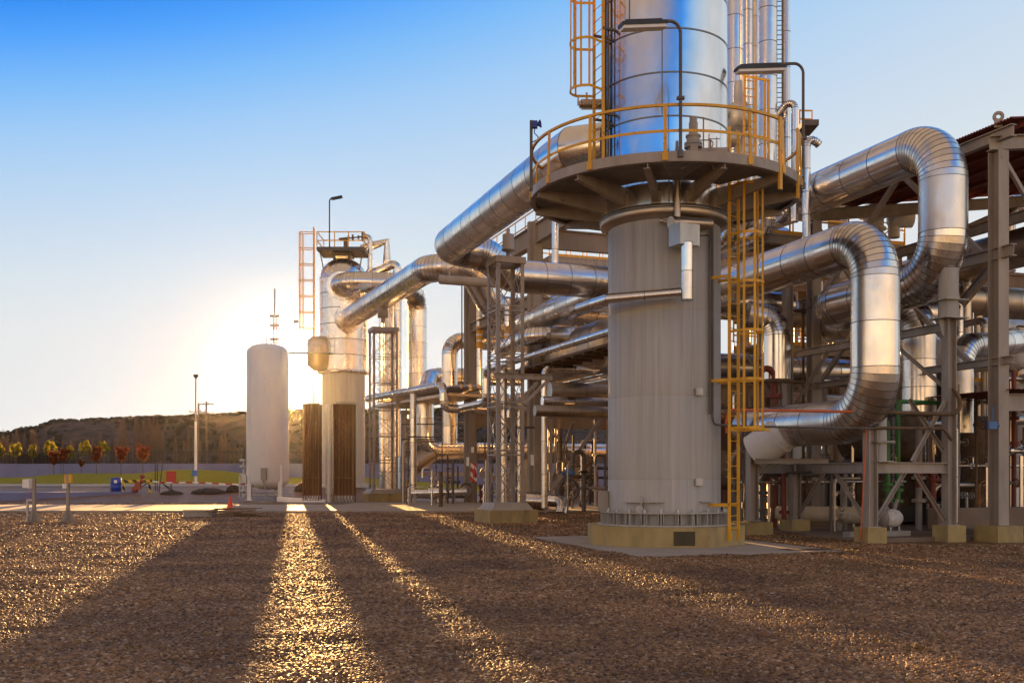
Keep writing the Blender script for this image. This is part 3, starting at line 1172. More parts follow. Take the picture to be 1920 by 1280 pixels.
def pipe_thing(name, pts, r, label, bend=1.0, mats=None, sp=1.0, gore=8.5, seg=28, cat='pipe', group=None, extra=None, lip=0.006, bw=0.02):
    b = MB()
    b.pipe(pts, r, bend, seg, sp, gore, lip, bw)
    if extra:
        extra(b)
    return b.build(name, mats or CL, label=label, cat=cat, group=group)


# upper loop at the right
K1 = P(1768, 890 - 8.6 / 26.3 * F, 26.3)
K2 = Vector((K1.x, K1.y, 6.75))
K3 = K2 + U * 5.0
pipe_thing('insulated_pipe', [K1 + U * 11.5 + V * 3, K1 + U * 11.5, K1, K2, K3, K3 + V * 4.0], 0.60,
           'upper and larger of the two silver looped pipes at the shed corner', [1, 1, 1.05, 1.15, .95, 1], seg=40, sp=1.15, gore=6.5)
# lower loop in front of it
J1 = P(1641, 890 - 5.78 / 24.9 * F, 24.9)
J2 = Vector((J1.x, J1.y, 3.05))
J3 = J2 + U * 5.6
pipe_thing('insulated_pipe', [J1 + U * 9.5 + V * 4, J1 + U * 9.5, J1, J2, J3], 0.575,
           'lower silver looped pipe with a white branch at its end above the low steel frame', [1, 1, 1.0, 1.25, 1], seg=40, sp=1.1, gore=6.5)
bm = MB()
jb = J2 + U * 3.3
d_ = Vector((-.66, .50, -.50)).normalized()
bm.cyl(jb + d_ * .1, jb + d_ * 1.35, 0.50, 40)
bm.cyl(jb + d_ * .50, jb + d_ * .56, 0.52, 40)
bm.build('pipe_branch', M['white'], label='stout white painted branch slanting down from the left end of the lower silver loop', cat='pipe branch')

# pipe leaving the column shell towards the far vessel
A0 = Vector((1.55, 25.75, 9.84))
A1 = A0 + U * 11.7
sh = CC + ZUP * 9.84
bm = MB()
bm.pipe([sh + (A0 - sh).normalized() * 1.45 + V * 0.0, A0, A1, A1 + V * 1.5 - ZUP * .12, A1 + V * 2.4 - ZUP * .85, A1 + V * 8.5 - ZUP * .85],
        0.60, [0, 0, .95, .9, .9, 0], 40, 1.0, 7.5)
bm.build('insulated_pipe', CL, label='thick silver pipe slanting away from the column shell under the ring platform', cat='pipe')
# spring hanger rod and can below it
for px, Yh, ztop, zc, lab in ((953, 35.4, 9.45, 8.35, 'grey spring can standing on the near lattice tower under the thick pipe'),):
    bm = MB()
    c_ = P(px, 480, Yh)
    bm.lathe(Vector((c_.x, c_.y, 9.2)), [(0.07, 0), (0.07, 0.22), (0.22, 0.24), (0.22, 0.30), (0.20, .31), (0.20, .80), (0.06, .82), (0.06, 1.0)], 18)
    bm.build('spring_hanger', M['steel'], label=lab, cat='spring hanger')

# far vessel V and its pipes
VX = Vector(((644 - CX) / F * 72, 72.0, gz(-12, 72)))
VR = 1.66
vz = lambda py, Y=72.0: EYE - (py - HY) / F * Y
vessel = thing('process_vessel', VX, 'tall domed silver vessel with a caged ladder and small top platform beyond the sun glare', 'vessel')
bm = MB()
z0, z1 = vz(697), vz(525)
bm.pipe([VX.xy.to_3d() + ZUP * z0, VX.xy.to_3d() + ZUP * z1], VR, 0, 56, 1.05, 9, 0.012, 0.05, caps=False)
h = vz(485) - z1
bm.lathe(VX.xy.to_3d() + ZUP * z1, [(VR * math.cos(a), h * math.sin(a)) for a in [R(6 * k) for k in range(16)]], 56)
bm.lathe(VX.xy.to_3d() + ZUP * (z0 - .2), [(VR - .15, 0), (VR + .14, .06), (VR + .14, .22), (VR, .26)], 56)
bm.build('clad_shell', CL, vessel)
bm = MB()
bm.lathe(VX.xy.to_3d(), [(VR - .16, VX.z + .3), (VR - .16, z0 - .15)], 48)
bm.lathe(VX.xy.to_3d(), [(VR + .15, VX.z), (VR + .15, VX.z + .3), (VR - .15, VX.z + .31)], 48)
bm.build('skirt', M['skirt'], vessel)
bm = MB()
dz_ = vz(472)
bm.box(VX.xy.to_3d() + ZUP * (dz_ - .05), 3.3, 2.6, 0.24)
for sx in (-1, 1):
    bm.bar(VX.xy.to_3d() + Vector((sx * 1.5, -.9, dz_ - .1)), VX.xy.to_3d() + Vector((sx * 1.15, -.8, dz_ - 1.9)), 0.07, 0.07)
    bm.bar(VX.xy.to_3d() + Vector((sx * 0.6, -.8, dz_ - .1)), VX.xy.to_3d() + Vector((sx * 0.5, -.7, dz_ - .8)), 0.12, 0.12)
bm.box(VX.xy.to_3d() + ZUP * (dz_ - .25), 1.3, 1.3, 0.3)
top_pl = bm.build('top_platform', M['steel_dk'], vessel)
bm = MB()
hx, hy = 1.62, 1.27
for za in (0.5, 1.1):
    for p, q in (((-hx, -hy), (hx, -hy)), ((hx, -hy), (hx, hy)), ((hx, hy), (-hx, hy)), ((-hx, hy), (-hx, -hy))):
        bm.bar(VX.xy.to_3d() + Vector((p[0], p[1], dz_ + za)), VX.xy.to_3d() + Vector((q[0], q[1], dz_ + za)), 0.05, 0.06)
for p in ((-hx, -hy), (-.4, -hy), (.55, -hy), (hx, -hy), (hx, hy), (0, hy), (-hx, hy)):
    bm.bar(VX.xy.to_3d() + Vector((p[0], p[1], dz_)), VX.xy.to_3d() + Vector((p[0], p[1], dz_ + 1.12)), 0.06, 0.06)
bm.build('railing', M['yellow'], top_pl)
cage_ladder(vessel, VX + Vector((-1.98, -.5, 0)), R(184), vz(760), vz(430), vz(617), vz(440), w=0.5, proj=1.05, hoop=1.2, nstrap=5, thick=1.8, swide=0.03)
bm = MB()
bm.tube([VX.xy.to_3d() + Vector((-.75, -1.3, dz_)), VX.xy.to_3d() + Vector((-.75, -1.3, vz(382))), VX.xy.to_3d() + Vector((-.2, -1.4, vz(382)))], 0.045, 8, bend=.15)
bm.bar(VX.xy.to_3d() + Vector((-.6, -1.4, vz(383))), VX.xy.to_3d() + Vector((.15, -1.4, vz(379))), 0.3, 0.14)
bm.build('lamp_mast', M['black'], vessel)
bm = MB()
for (x0, y0, za, x1, y1, zb, r_) in ((.25, -.6, dz_, .25, -.6, dz_ + .75, .15), (-.2, -.6, dz_ + .72, .35, -.6, dz_ + .78, .12), (.35, -.6, dz_ + .8, 1.7, -.6, dz_ + .95, .05)):
    bm.cyl(VX.xy.to_3d() + Vector((x0, y0, za)), VX.xy.to_3d() + Vector((x1, y1, zb)), r_, 12)
for x in (.45, .75, 1.15, 1.4, 1.6):
    bm.cyl(VX.xy.to_3d() + Vector((x - .05, -.6, dz_ + .88)), VX.xy.to_3d() + Vector((x + .05, -.6, dz_ + .88)), 0.14 if x != .75 else .2, 10)
bm.cyl(VX.xy.to_3d() + Vector((1.42, -.6, dz_ + .6)), VX.xy.to_3d() + Vector((1.42, -.6, dz_ + 1.25)), 0.07, 8)
bm.build('top_valves', M['steel_dk'], vessel)
bm = MB()
bm.pipe([VX.xy.to_3d() + Vector((1.6, -.6, dz_ + .95)), VX.xy.to_3d() + Vector((1.95, -.6, dz_ + .95)), VX.xy.to_3d() + Vector((1.95, -.6, z1 + .6)), VX.xy.to_3d() + Vector((1.2, -.6, z1 - .4))], .17, [.3] * 4, 14, 1.0, 20)
bm.pipe([VX.xy.to_3d() + Vector((1.2, .4, dz_ + .3)), VX.xy.to_3d() + Vector((3.0, .4, dz_ + .8)), VX.xy.to_3d() + Vector((3.0, .4, z1 - 1.0)), VX.xy.to_3d() + Vector((1.2, .3, z1 - 1.8))], .28, 0, 16, 1.1, 20)
bm.pipe([VX.xy.to_3d() + Vector((1.3, -.2, z1 + .1)), VX.xy.to_3d() + Vector((3.8, -.2, z1 + 1.2)), VX.xy.to_3d() + Vector((3.8, -.2, 3.0))], .30, 0.3, 16, 1.4, 20)
bm.build('side_piping', CL, vessel)
# manway drum with its small platform low on the left, in the glare
bm = MB()
c_ = P(598, 655, 71)
bm.lathe(c_, [(0.02, -1.55), (0.5, -1.4), (0.82, -1.1), (0.82, 0.45), (.74, .68), (0.5, 0.86), (.02, .95)], 28)
bm.build('side_drum', M['clad_dull'], vessel)
bm = MB()
c2 = P(580, 662, 70.5)
bm.box(c2, 3.0, 1.0, 0.05)
for k in range(5):
    bm.bar(c2 + Vector((-1.5 + k * .75, -.5, 0)), c2 + Vector((-1.5 + k * .75, -.5, 1.1)), 0.04, 0.04)
for z in (.55, 1.1):
    bm.bar(c2 + Vector((-1.5, -.5, z)), c2 + Vector((1.5, -.5, z)), 0.04, 0.04)
bm.cyl(c2 + Vector((-.95, -.5, 0)), c2 + Vector((-.95, -.5, 2.1)), 0.035, 6)
bm.box(c2 + Vector((-.8, -.5, 2.1)), 0.35, 0.2, 0.2)
bm.build('side_platform', M['galv'], vessel)

zB = vz(597, 70.4)
B1 = P(655, 597, 70.3); B1.z = zB
B2 = P(806, 0, 53.0); B2.z = zB
bm = MB()
bm.pipe([B1, B2, B2 + Vector((2.1, .3, 0)), B2 + Vector((3.3, 1.2, -2.0)), B2 + Vector((13.5, 4.6, -2.0))], 0.72, [0, 1.9, 1.15, 1.15, 0], 36, 1.3, 7)
d_ = (B2 - B1).normalized()
bm.cyl(B1 - d_ * .2, B1 + d_ * .25, 0.98, 32)
bm.build('insulated_pipe', CL, label='long silver pipe running from the domed vessel into the pipe rack', cat='pipe')
T1 = P(640, 537, 70.6)
zT = T1.z
bm = MB()
bm.pipe([T1, T1 + Vector((.15, -1.7, 0)), T1 + Vector((4.2, -1.2, 0)), T1 + Vector((4.9, 3.5, 0)), T1 + Vector((4.9, 3.5, -9))], 0.70, 1.2, 32, 1.2, 8)
bm.cyl(T1 + Vector((0, .1, 0)), T1 + Vector((.03, -.35, 0)), 0.98, 32)
bm.build('insulated_pipe', CL, label='short fat silver elbow curling from the top of the domed vessel', cat='pipe')
# slim silver column just behind the vessel
bm = MB()
c_ = P(731, 890, 74)
bm.pipe([Vector((c_.x, c_.y, gz(-9, 74))), Vector((c_.x, c_.y, vz(560, 74)))], 0.80, 0, 28, 1.3, 9, .01, .04)
bm.pipe([Vector((c_.x - .1, c_.y - .95, 3)), Vector((c_.x - .1, c_.y - .95, vz(555, 74)))], 0.22, 0, 14, 1.3, 9, .01, .03)
bm.build('exchanger_column', CL, label='slim plain silver column standing right behind the far lattice tower', cat='column')
bm = MB()
bm.cyl(P(826, 524, 51.5), P(930, 531, 51.0), 0.235, 18)
bm.cyl(P(823, 524, 51.5), P(826, 524, 51.5), 0.215, 18)
bm.cyl(P(843, 524, 51.3), P(843, 508, 51.3), 0.05, 8)
bm.bar(P(834, 509, 51.3), P(885, 480, 50.8), 0.05, 0.05)
bm.build('dead_leg_pipe', M['steel'], label='blunt capped grey pipe poking left out of the rack below the silver elbows', cat='pipe')

# pipes standing up behind the ring platform
pt = 0
for px, w_, Yv, top, mat, lab in ((1377, 32, 31.5, 24, CL, 'broad silver riser touching the right edge of the column shell'),
                                  (1402, 17, 32.5, 24, CL, 'narrow silver riser second from the column shell'),
                                  (1439, 34, 31.0, 24, CL, 'broadest silver riser in the middle of the group beside the column'),
                                  (1474, 15, 31.5, 24, CL, 'lone slim silver riser at the right end of the group beside the column'),
                                  (1415, 11, 34.0, 24, CD, 'dull brownish riser showing in the gap between two silver risers')):
    r_ = w_ / 2 / F * Yv
    c_ = P(px, 890, Yv)
    zb_ = 9.0 if w_ > 20 else 9.6
    pipe_thing('riser_pipe', [Vector((c_.x, c_.y, top)), Vector((c_.x, c_.y, zb_)), Vector((c_.x, c_.y, zb_)) + U * 3.5], r_, lab, r_ * 2.2, mat, 1.05, 15, 24, group='risers beside the column')
bm = MB()
for px in (1455, 1467):
    bm.bar(P(px, -200, 31.2), P(px, 330, 31.2), 0.06, 0.06)
for y in range(-150, 330, 9):
    bm.bar(P(1455, y, 31.2), P(1467, y, 31.2), 0.02, 0.02)
bm.build('cable_ladder', M['steel_dk'], label='thin dark cable ladder climbing between the two right hand risers', cat='cable ladder')
for px, yt, Yv, lab in ((1490, 193, 31, 'short silver goose neck pipe beside the slim riser'), (1512, 262, 30.5, 'lowest silver goose neck pipe by the right bent lamp')):
    c_ = P(px, yt, Yv)
    e_ = Vector((.45, .15, 0)) if px > 1500 else Vector((-.4, .2, 0))
    pipe_thing('goose_neck_pipe', [c_ + e_ * (1.6 if px < 1500 else .9) - ZUP * (.5 if px < 1500 else .1), c_ + e_ * .6, c_, c_ - ZUP * 3.6], 0.105 if px < 1500 else .12, lab, 0.25, CL, .7, 18, 16)
bm = MB()
c_ = P(1386, 160, 28.5)
zc = c_.z
bm.lathe(Vector((c_.x, c_.y, zc - 2.4)), [(0.16, 0), (0.16, 1.1), (0.24, 1.15), (0.34, 1.2), (0.34, 1.75), (0.22, 1.9), (.15, 1.95), (.15, 2.35), (.12, 2.5)], 20)
bm.cyl(Vector((c_.x - .9, c_.y, zc - 1.5)), Vector((c_.x, c_.y, zc - 1.5)), 0.23, 18)
bm.cyl(Vector((c_.x - .9, c_.y, zc - .75)), Vector((c_.x, c_.y, zc - .75)), 0.20, 18)
bm.build('safety_valve', M['galv'], label='fat grey safety valve between the column and its risers above the ring platform', cat='safety valve')
# small yellow stair head beside it and the far balcony
t = thing('ladder_head', P(1408, 300, 27.2), 'tall yellow ladder head rising behind the right part of the ring platform railing', 'ladder')
bm = MB()
for px in (1395, 1416, 1434, 1441):
    bm.bar(P(px, 330, 27.2), P(px, 140 + (px - 1395) * .2, 27.2), 0.075, 0.05)
bm.build('stile', M['yellow'], t)
bm = MB()
for y in range(150, 330, 15):
    bm.cyl(P(1395, y, 27.2), P(1416, y + 3, 27.2), 0.014, 6)
for y in (142, 250, 290):
    bm.bar(P(1393, y, 27.2), P(1443, y + 10, 26.8), 0.06, 0.05)
bm.build('rung', M['yellow'], t)
t = thing('balcony', P(1511, 240, 37), 'tiny yellow railed balcony far behind the slim riser against the sky', 'balcony')
bm = MB()
bm.box(P(1512, 240, 37), .55, 1.2, .2)
bm.bar(P(1505, 246, 37), P(1512, 262, 37), .05, .05)
bm.build('deck', M['steel_dk'], t)
bm = MB()
for px in (1499, 1522):
    bm.bar(P(px, 240, 37), P(px, 207, 37), .05, .05)
for y in (207, 223):
    bm.bar(P(1498, y, 37), P(1523, y + 1, 37), .04, .05)
bm.build('railing', M['yellow'], t)

# ------------------------------------------------------------------ low steel frame that carries the loops
def footing(name, c, sx, sy, z, label, rz=R(19.5), mat='plinth', parent=None):
    b = MB()
    b.box(Vector((c.x, c.y, z / 2 - .05)), sx, sy, z + .1, rz)
    return b.build(name, M[mat], parent, None if parent else label, None if parent else 'footing')


ST = M['steel']
frame = thing('pipe_support_frame', G(1635, 1000), 'low braced grey steel frame under the two silver loops', 'steel frame')
FA1 = Vector((8.80, 25.15, 0)); FA2 = Vector((11.16, 26.15, 0)); FB1 = Vector((6.68, 28.5, 0)); FB2 = Vector((8.12, 29.4, 0))
FD = Vector((8.72, 32.4, 0))
for c_, z, lab, sx in ((FA1, .42, 'front', .56), (FA2, .42, 'x', .58), (FB1, .40, 'x', .84), (FB2, .42, 'x', .62), (FD, .4, 'x', .6)):
    b = MB()
    b.box(Vector((c_.x, c_.y, z / 2 - .05)), sx, sx * .95, z + .1, R(19.5))
    b.build('footing', M['plinth'], frame)
for c_, z1 in ((FA1, 3.28), (FA2, 5.66), (FB1, 2.42), (FB2, 2.0), (FD, 8.4)):
    b = MB()
    b.ibeam(c_ + ZUP * .42, c_ + ZUP * z1, .25, .26, up=V, t=.022)
    b.box(c_ + ZUP * .432, .36, .36, .024, R(19.5))
    b.build('column', ST, frame)
zb = 1.88
for p, q, h, nm in ((FA1, FA2, .27, 0), (FA1, FB2, .27, 0), (FB1, FB2, .27, 0), (FB1, FB1.lerp(FB2, 1.0), .1, 1)):
    b = MB()
    d = (q - p).normalized()
    if nm == 0:
        b.ibeam(p + d * .13 + ZUP * zb, q - d * .13 + ZUP * zb, .2, h, t=.02)
    b.build('beam', ST, frame) if nm == 0 else None
b = MB()
b.ibeam(P(1415, 864, 28.0), P(1553, 864, 27.6), .2, .13, t=.016)
b.build('beam', ST, frame)
b = MB()
b.ibeam(FA2 + U * .13 + ZUP * 5.5, FA2 + U * 6.6 + ZUP * 5.5, .16, .22, t=.02)
b.build('beam', ST, frame)


def brace(p, q, w=.11):
    b = MB()
    b.bar(p, q, .012, w, up=Vector((0, -1, .01)).cross(Vector(q) - Vector(p)))
    b.bar(Vector(p) + Vector((.03, -.04, 0)), Vector(q) + Vector((.03, -.04, 0)), w * .8, .012, up=Vector((0, -1, .01)).cross(Vector(q) - Vector(p)))
    b.build('brace', ST, frame)


def mid(a, b_, k, z):
    p = a.lerp(b_, k)
    p.z = z
    return p


brace(mid(FA1, FA2, .06, .55), mid(FA1, FA2, .42, 1.74))
brace(mid(FA1, FA2, .94, .55), mid(FA1, FA2, .56, 1.74))
brace(mid(FB2, FA1, .05, .55), mid(FB2, FA1, .42, 1.74))
brace(mid(FB2, FA1, .95, .55), mid(FB2, FA1, .58, 1.74))
brace(mid(FA1, FA2, .52, 2.04), mid(FA1, FA2, .95, 3.6))
brace(mid(FA1, FA2, .5, 3.6) + Vector((0, .1, 0)), mid(FA1, FA2, .95, 2.3) + Vector((0, .1, 0)))
brace(FA2 + U * 2.2 + ZUP * 5.38, FA2 + U * .1 + ZUP * 3.9)
brace(FD - U * .1 + ZUP * 3.7 + V * .05, FD - U * 2.0 + ZUP * 5.4 + V * .05)
brace(FD + ZUP * 5.5 - V * 1.5, FD + ZUP * 3.2)
for p, z in ((FA1 + V * .30, 2.03), ):
    b = MB()
    b.cyl(p + ZUP * 2.02, p + ZUP * 3.1, .155, 20)
    b.box(p + ZUP * 2.035, .44, .44, .024, R(19.5))
    b.box(p + ZUP * 2.50, .52, .46, .018, R(19.5))
    b.box(p + ZUP * 2.53, .52, .46, .018, R(19.5))
    b.build('pipe_stub', M['skirt'], frame)
b = MB()
p = FA2 + V * -.02
b.cyl(p + ZUP * 5.68, p + ZUP * 6.95, .25, 24)
b.box(p + ZUP * 5.68, .74, .66, .024, R(19.5))
b.box(p + ZUP * 6.14, .74, .66, .024, R(19.5))
for sg in (-1, 1):
    b.plate([p + V * (.3 * sg) + ZUP * 5.66, p + V * (.12 * sg) + ZUP * 5.66, p + V * (.12 * sg) + ZUP * 5.2, p + V * (.2 * sg) + ZUP * 5.3], .03)
b.build('pipe_stub', M['skirt'], frame)

# ------------------------------------------------------------------ shed with red-brown corrugated roof
SH = Vector((12.42, 26.15, 0))
shed = thing('shed', SH, 'open steel shed with dark red corrugated roof at the right edge', 'shed')
for k, tt_ in enumerate((0, 7.7, 15.2)):
    for w_ in (0, 11.0):
        c_ = SH + U * tt_ + V * w_
        b = MB()
        b.box(Vector((c_.x, c_.y, .17)), .82, .8, .48, R(19.5))
        b.build('footing', M['plinth'], shed)
        b = MB()
        b.ibeam(c_ + ZUP * .42, c_ + ZUP * (9.95 + w_ * .14), .33, .36, up=U, t=.03)
        b.build('column', ST, shed)
RS = 0.14
for tt_ in (0, 7.7):
    b = MB()
    b.ibeam(SH + U * tt_ + ZUP * 10.12 - V * .3, SH + U * tt_ + V * 13 + ZUP * (10.12 + 13.3 * RS), .22, .36, t=.025)
    b.build('rafter', ST, shed)
    b = MB()
    b.bar(SH + U * tt_ + ZUP * 9.8 + V * .16, SH + U * tt_ + V * 2.8 + ZUP * 6.5, .1, .1)
    b.build('brace', ST, shed)
for z, w_ in ((10.35, .0), (7.35, 0), (4.6, .0), (8.9, 2.5)):
    b = MB()
    b.ibeam(SH + V * w_ - U * .5 + ZUP * z, SH + V * w_ + U * 8.5 + ZUP * z, .18, .30 if z > 7 else .2, t=.022)
    b.build('beam', ST, shed)
for za, zb_, ta, tb in ((4.7, 7.2, 1.0, 4.0), (7.5, 10.2, 7.2, 3.8), (7.5, 10.2, .6, 3.4), (7.2, 4.8, 4.4, 7.2)):
    b = MB()
    b.bar(SH + U * ta + ZUP * za, SH + U * tb + ZUP * zb_, .13, .13)
    b.build('brace', ST, shed)
# roof sheet: corrugation runs down the slope, so its wavy ends show along the eave
b = MB()
tt0, tt1, nn = -.55, 8.7, 92
top, bot = [], []
for k in range(nn * 2 + 1):
    tk = tt0 + (tt1 - tt0) * k / (nn * 2)
    dz_ = .045 if k % 2 else 0.0
    p = SH + U * tk + ZUP * (10.62 + dz_) - V * .12
    top.append(p)
    bot.append(p + V * 14 + ZUP * 14 * RS)
n_ = len(top)
vv_ = top + bot + [x - ZUP * .012 for x in top] + [x - ZUP * .012 for x in bot]
ff_ = [(i, i + 1, n_ + i + 1, n_ + i) for i in range(n_ - 1)] + [(2 * n_ + i + 1, 2 * n_ + i, 3 * n_ + i, 3 * n_ + i + 1) for i in range(n_ - 1)]
ff_ += [(i + 1, i, 2 * n_ + i, 2 * n_ + i + 1) for i in range(n_ - 1)]
b.add(vv_, ff_)
for w_ in (.4, 2.0, 3.6, 5.2, 6.8, 8.4, 10, 11.6):
    b.bar(SH + U * tt0 + V * w_ + ZUP * (10.52 + w_ * RS), SH + U * tt1 + V * w_ + ZUP * (10.52 + w_ * RS), .06, .14)
b.build('roof', M['redlead'], shed)
b = MB()
c_ = SH + ZUP * 10.72
b.lathe(c_ + Vector((0, 0, .12)), [(0.055, -.02), (.14, -.02), (.14, .02), (.055, .02), (.055, -.02)], 16, axis=(-.3, -1, 0))
b.box(c_ + Vector((0, 0, -.06)), .2, .05, .2)
b.build('lifting_eye', M['steel'], shed)
b = MB()
b.ibeam(SH + V * .2 + ZUP * 3.55, SH + V * 6 + ZUP * 3.75, .2, .44, t=.025)
b.build('beam', ST, shed)
b = MB()
pts = [SH + V * (.05 + .09 * k) - U * .35 + ZUP * (3.86 + (.03 if k % 2 else 0)) for k in range(60)]
far = [p + U * 3 + ZUP * .0 for p in pts]
b.add(pts + far, [(i, i + 1, 60 + i + 1, 60 + i) for i in range(59)])
b.build('canopy', M['redlead'], shed, label='low red corrugated canopy')
bm = MB()
bm.box(P(1860, 797, 25.85), .21, .12, .19)
bm.cyl(P(1867, 797, 25.85), P(1874, 797, 25.85), .03, 8)
bm.tube([P(1861, 788, 25.85), P(1861, 762, 25.85)], .015, 6)
bm.build('switch_box', M['blue_box'], label='bright blue switch box fixed to the nearest shed column', cat='switch box')

# ------------------------------------------------------------------ lattice towers
def lattice_tower(c, w, d, z0, z1, label, nb=4, ped=True):
    """c: front left foot; w along V, d along U"""
    t = thing('lattice_tower', Vector((c.x, c.y, 0)), label, 'lattice tower', 'lattice towers under the big pipes')
    fl, fr, bl, br = c, c + V * w, c + U * d, c + V * w + U * d
    ctr = (fl + br) / 2
    if ped:
        b = MB()
        b.box(ctr + ZUP * (z0 * .34 - .05), w + .75, d + .7, z0 * .68 + .1, R(19.5))
        b.build('plinth', M['plinth'], t)
        b = MB()
        zt = z0 * .68
        for k in range(1):
            r0, r1 = (w / 2 + .28), (w / 2 + .10)
            vs = []
            for (q, z) in ((r0, zt), (r1, z0)):
                for sx, sy in ((-1, -1), (1, -1), (1, 1), (-1, 1)):
                    vs.append(ctr + V * (sx * q) + U * (sy * q) + ZUP * z)
            b.add(vs, [(3, 2, 1, 0), (4, 5, 6, 7), (0, 1, 5, 4), (1, 2, 6, 5), (2, 3, 7, 6), (3, 0, 4, 7)])
        b.build('pedestal', M['steel'], t)
    for p in (fl, fr, bl, br):
        b = MB()
        o = (ctr - p).normalized()
        sv = V * (.11 if (ctr - p).dot(V) > 0 else -.11); su = U * (.11 if (ctr - p).dot(U) > 0 else -.11)
        b.bar(p + ZUP * z0 + sv / 2, p + ZUP * z1 + sv / 2, .012, .13, V)
        b.bar(p + ZUP * z0 + su / 2, p + ZUP * z1 + su / 2, .012, .13, U)
        b.build('leg', ST, t)
    b = MB()
    for za, zb_ in [(z0 + (z1 - z0) * k / nb, z0 + (z1 - z0) * (k + 1) / nb) for k in range(nb)]:
        for p, q in ((fl, fr), (fl, bl), (fr, br), (bl, br)):
            b.bar(p + ZUP * (za + .1), q + ZUP * (zb_ - .1), .034, .012, Vector((0, 0, 1)).cross(q - p))
            b.bar(q + ZUP * (za + .1), p + ZUP * (zb_ - .1), .034, .012, Vector((0, 0, 1)).cross(q - p))
            b.bar(p + ZUP * zb_, q + ZUP * zb_, .045, .05)
            if za > z0 + .1:
                b.bar(p + ZUP * (za + .16), q + ZUP * (za + .16), .035, .035)
    b.build('bracing', ST, t)
    b = MB()
    for p, q in ((fl, fr), (bl, br), (fl, bl), (fr, br)):
        dd = (q - p).normalized() * .05
        b.bar(p - dd + ZUP * (z1 + .09), q + dd + ZUP * (z1 + .09), .12, .22 if p in (fl, bl) and q in (fr, br) else .216)
    b.bar((fl + bl) / 2 + ZUP * (z1 + .2), (fr + br) / 2 + ZUP * (z1 + .2), .5, .02)
    b.build('cap_frame', ST, t)
    return t, fl, fr, bl, br


c1 = P(932, 890, 35.0); c1.z = 0
tw, fl, fr, bl, br = lattice_tower(c1, .98, 1.05, .62 + .12, 9.0, 'near lattice tower on an ochre plinth left of the big column', 5)
b = MB()
zz = EYE - (705 - HY) / F * 35.2
b.ibeam(fl + ZUP * zz - V * .1, fr + V * 1.05 + ZUP * zz, .14, .2, t=.014)
b.bar(fr + ZUP * (zz - .95), fr + V * .9 + ZUP * (zz - .1), .1, .1)
b.bar(br + ZUP * (zz - .95), br + V * .9 + ZUP * (zz - .1), .1, .1)
b.build('bracket_arm', ST, tw)
c2 = P(700, 890, 61.5); c2.z = 0
lattice_tower(c2, 1.5, 1.3, .85, vz(612, 61.5) - .2, 'far lattice tower in the sun glare beside the domed vessel', 6)
bm = MB()
c_ = P(718, 590, 62); zt_ = vz(602, 62)
bm.lathe(Vector((c_.x, c_.y, zt_ - .1)), [(.12, 0), (.12, .3), (.32, .32), (.32, 1.1), (.1, 1.15), (.1, 1.5)], 16)
bm.build('spring_hanger', M['steel'], label='grey spring can hanging on the far lattice tower top', cat='spring hanger')

# ------------------------------------------------------------------ plant floor
bm = MB()
fl0 = PA.copy()
fl1 = PA + V * 40
bm.prism([fl0.xy, fl1.xy, (fl1 + U * 60).xy, (-3.0, 76.0), (-9.2, 66.0), (-9.2, 58.7), (8.2, 58.7), (8.2, 45.0), (4.6, 45.0), (fl0 + U * 12).xy], -0.1, 0.11)
M['plant_floor'] = paint('stained_plant_floor', (0.21, 0.15, 0.105), 0.75, 0.25, 0.7, (1, 1, 1), bmp=0.003)
bm.build('pavement', M['plant_floor'], kind='structure', origin=(0, 0, 0))

# ------------------------------------------------------------------ concrete pipe rack along the plant
RC = Vector(((882 - CX) / F * 59, 59.0, 0))
rack = thing('pipe_rack', RC, 'tall open concrete pipe rack of columns and deep beams behind the near lattice tower', 'pipe rack')
tcol = {2: -9.5, 1: 0, 0: -18.5}
CCOL = M['conc_col']
rows_t = (0.0, -10.5, -21.5)
for tt_ in rows_t:
    for w_ in (0, 9.0):
        c_ = RC + U * tt_ + V * w_
        b = MB()
        b.box(c_ + ZUP * 6.9, .36, .78, 13.8, R(19.5))
        b.box(c_ + ZUP * 6.9 + V * .0, .70, .30, 13.79, R(19.5))
        b.build('column', CCOL, rack)
for z, h in ((13.2, .95), (10.1, .55), (5.0, .8)):
    for w_ in (0, 9.0):
        for ta, tb in zip(rows_t, rows_t[1:]):
            if (z == 5.0 and w_ == 0) or (z == 10.1 and w_ == 0 and ta < -5):
                continue
            b = MB()
            b.ibeam(RC + U * (ta - .4) + V * w_ + ZUP * z, RC + U * (tb + .4) + V * w_ + ZUP * z, .3, h, t=.06)
            b.build('beam', CCOL, rack)
    for tt_ in rows_t:
        b = MB()
        b.ibeam(RC + U * tt_ + V * .4 + ZUP * (z - .15), RC + U * tt_ + V * 8.6 + ZUP * (z - .15), .3, h, t=.06)
        b.build('beam', CCOL, rack)
for (ta, za, tb, zb_) in ((-.5, .4, -4.5, 4.6), (-10, 5.4, -6, 9.8), (-10.8, 5.3, -15, 9.8), (-.5, 5.4, -4.5, 9.6), (-11.0, .4, -15.0, 4.6)):
    b = MB()
    b.bar(RC + U * ta + V * 4.5 + ZUP * za, RC + U * tb + V * 4.5 + ZUP * zb_, .14, .14)
    b.build('brace', ST, rack)
for (wa, za, wb, zb_, tt_) in ((.5, .5, 4.2, 4.5, 0), (8.5, .5, 4.8, 4.5, 0), (.5, .5, 3.5, 4.5, -10.5), (8, 5.4, 4, 9.6, -10.5)):
    b = MB()
    b.bar(RC + U * tt_ + V * wa + ZUP * za, RC + U * tt_ + V * wb + ZUP * zb_, .14, .14)
    b.build('brace', ST, rack)
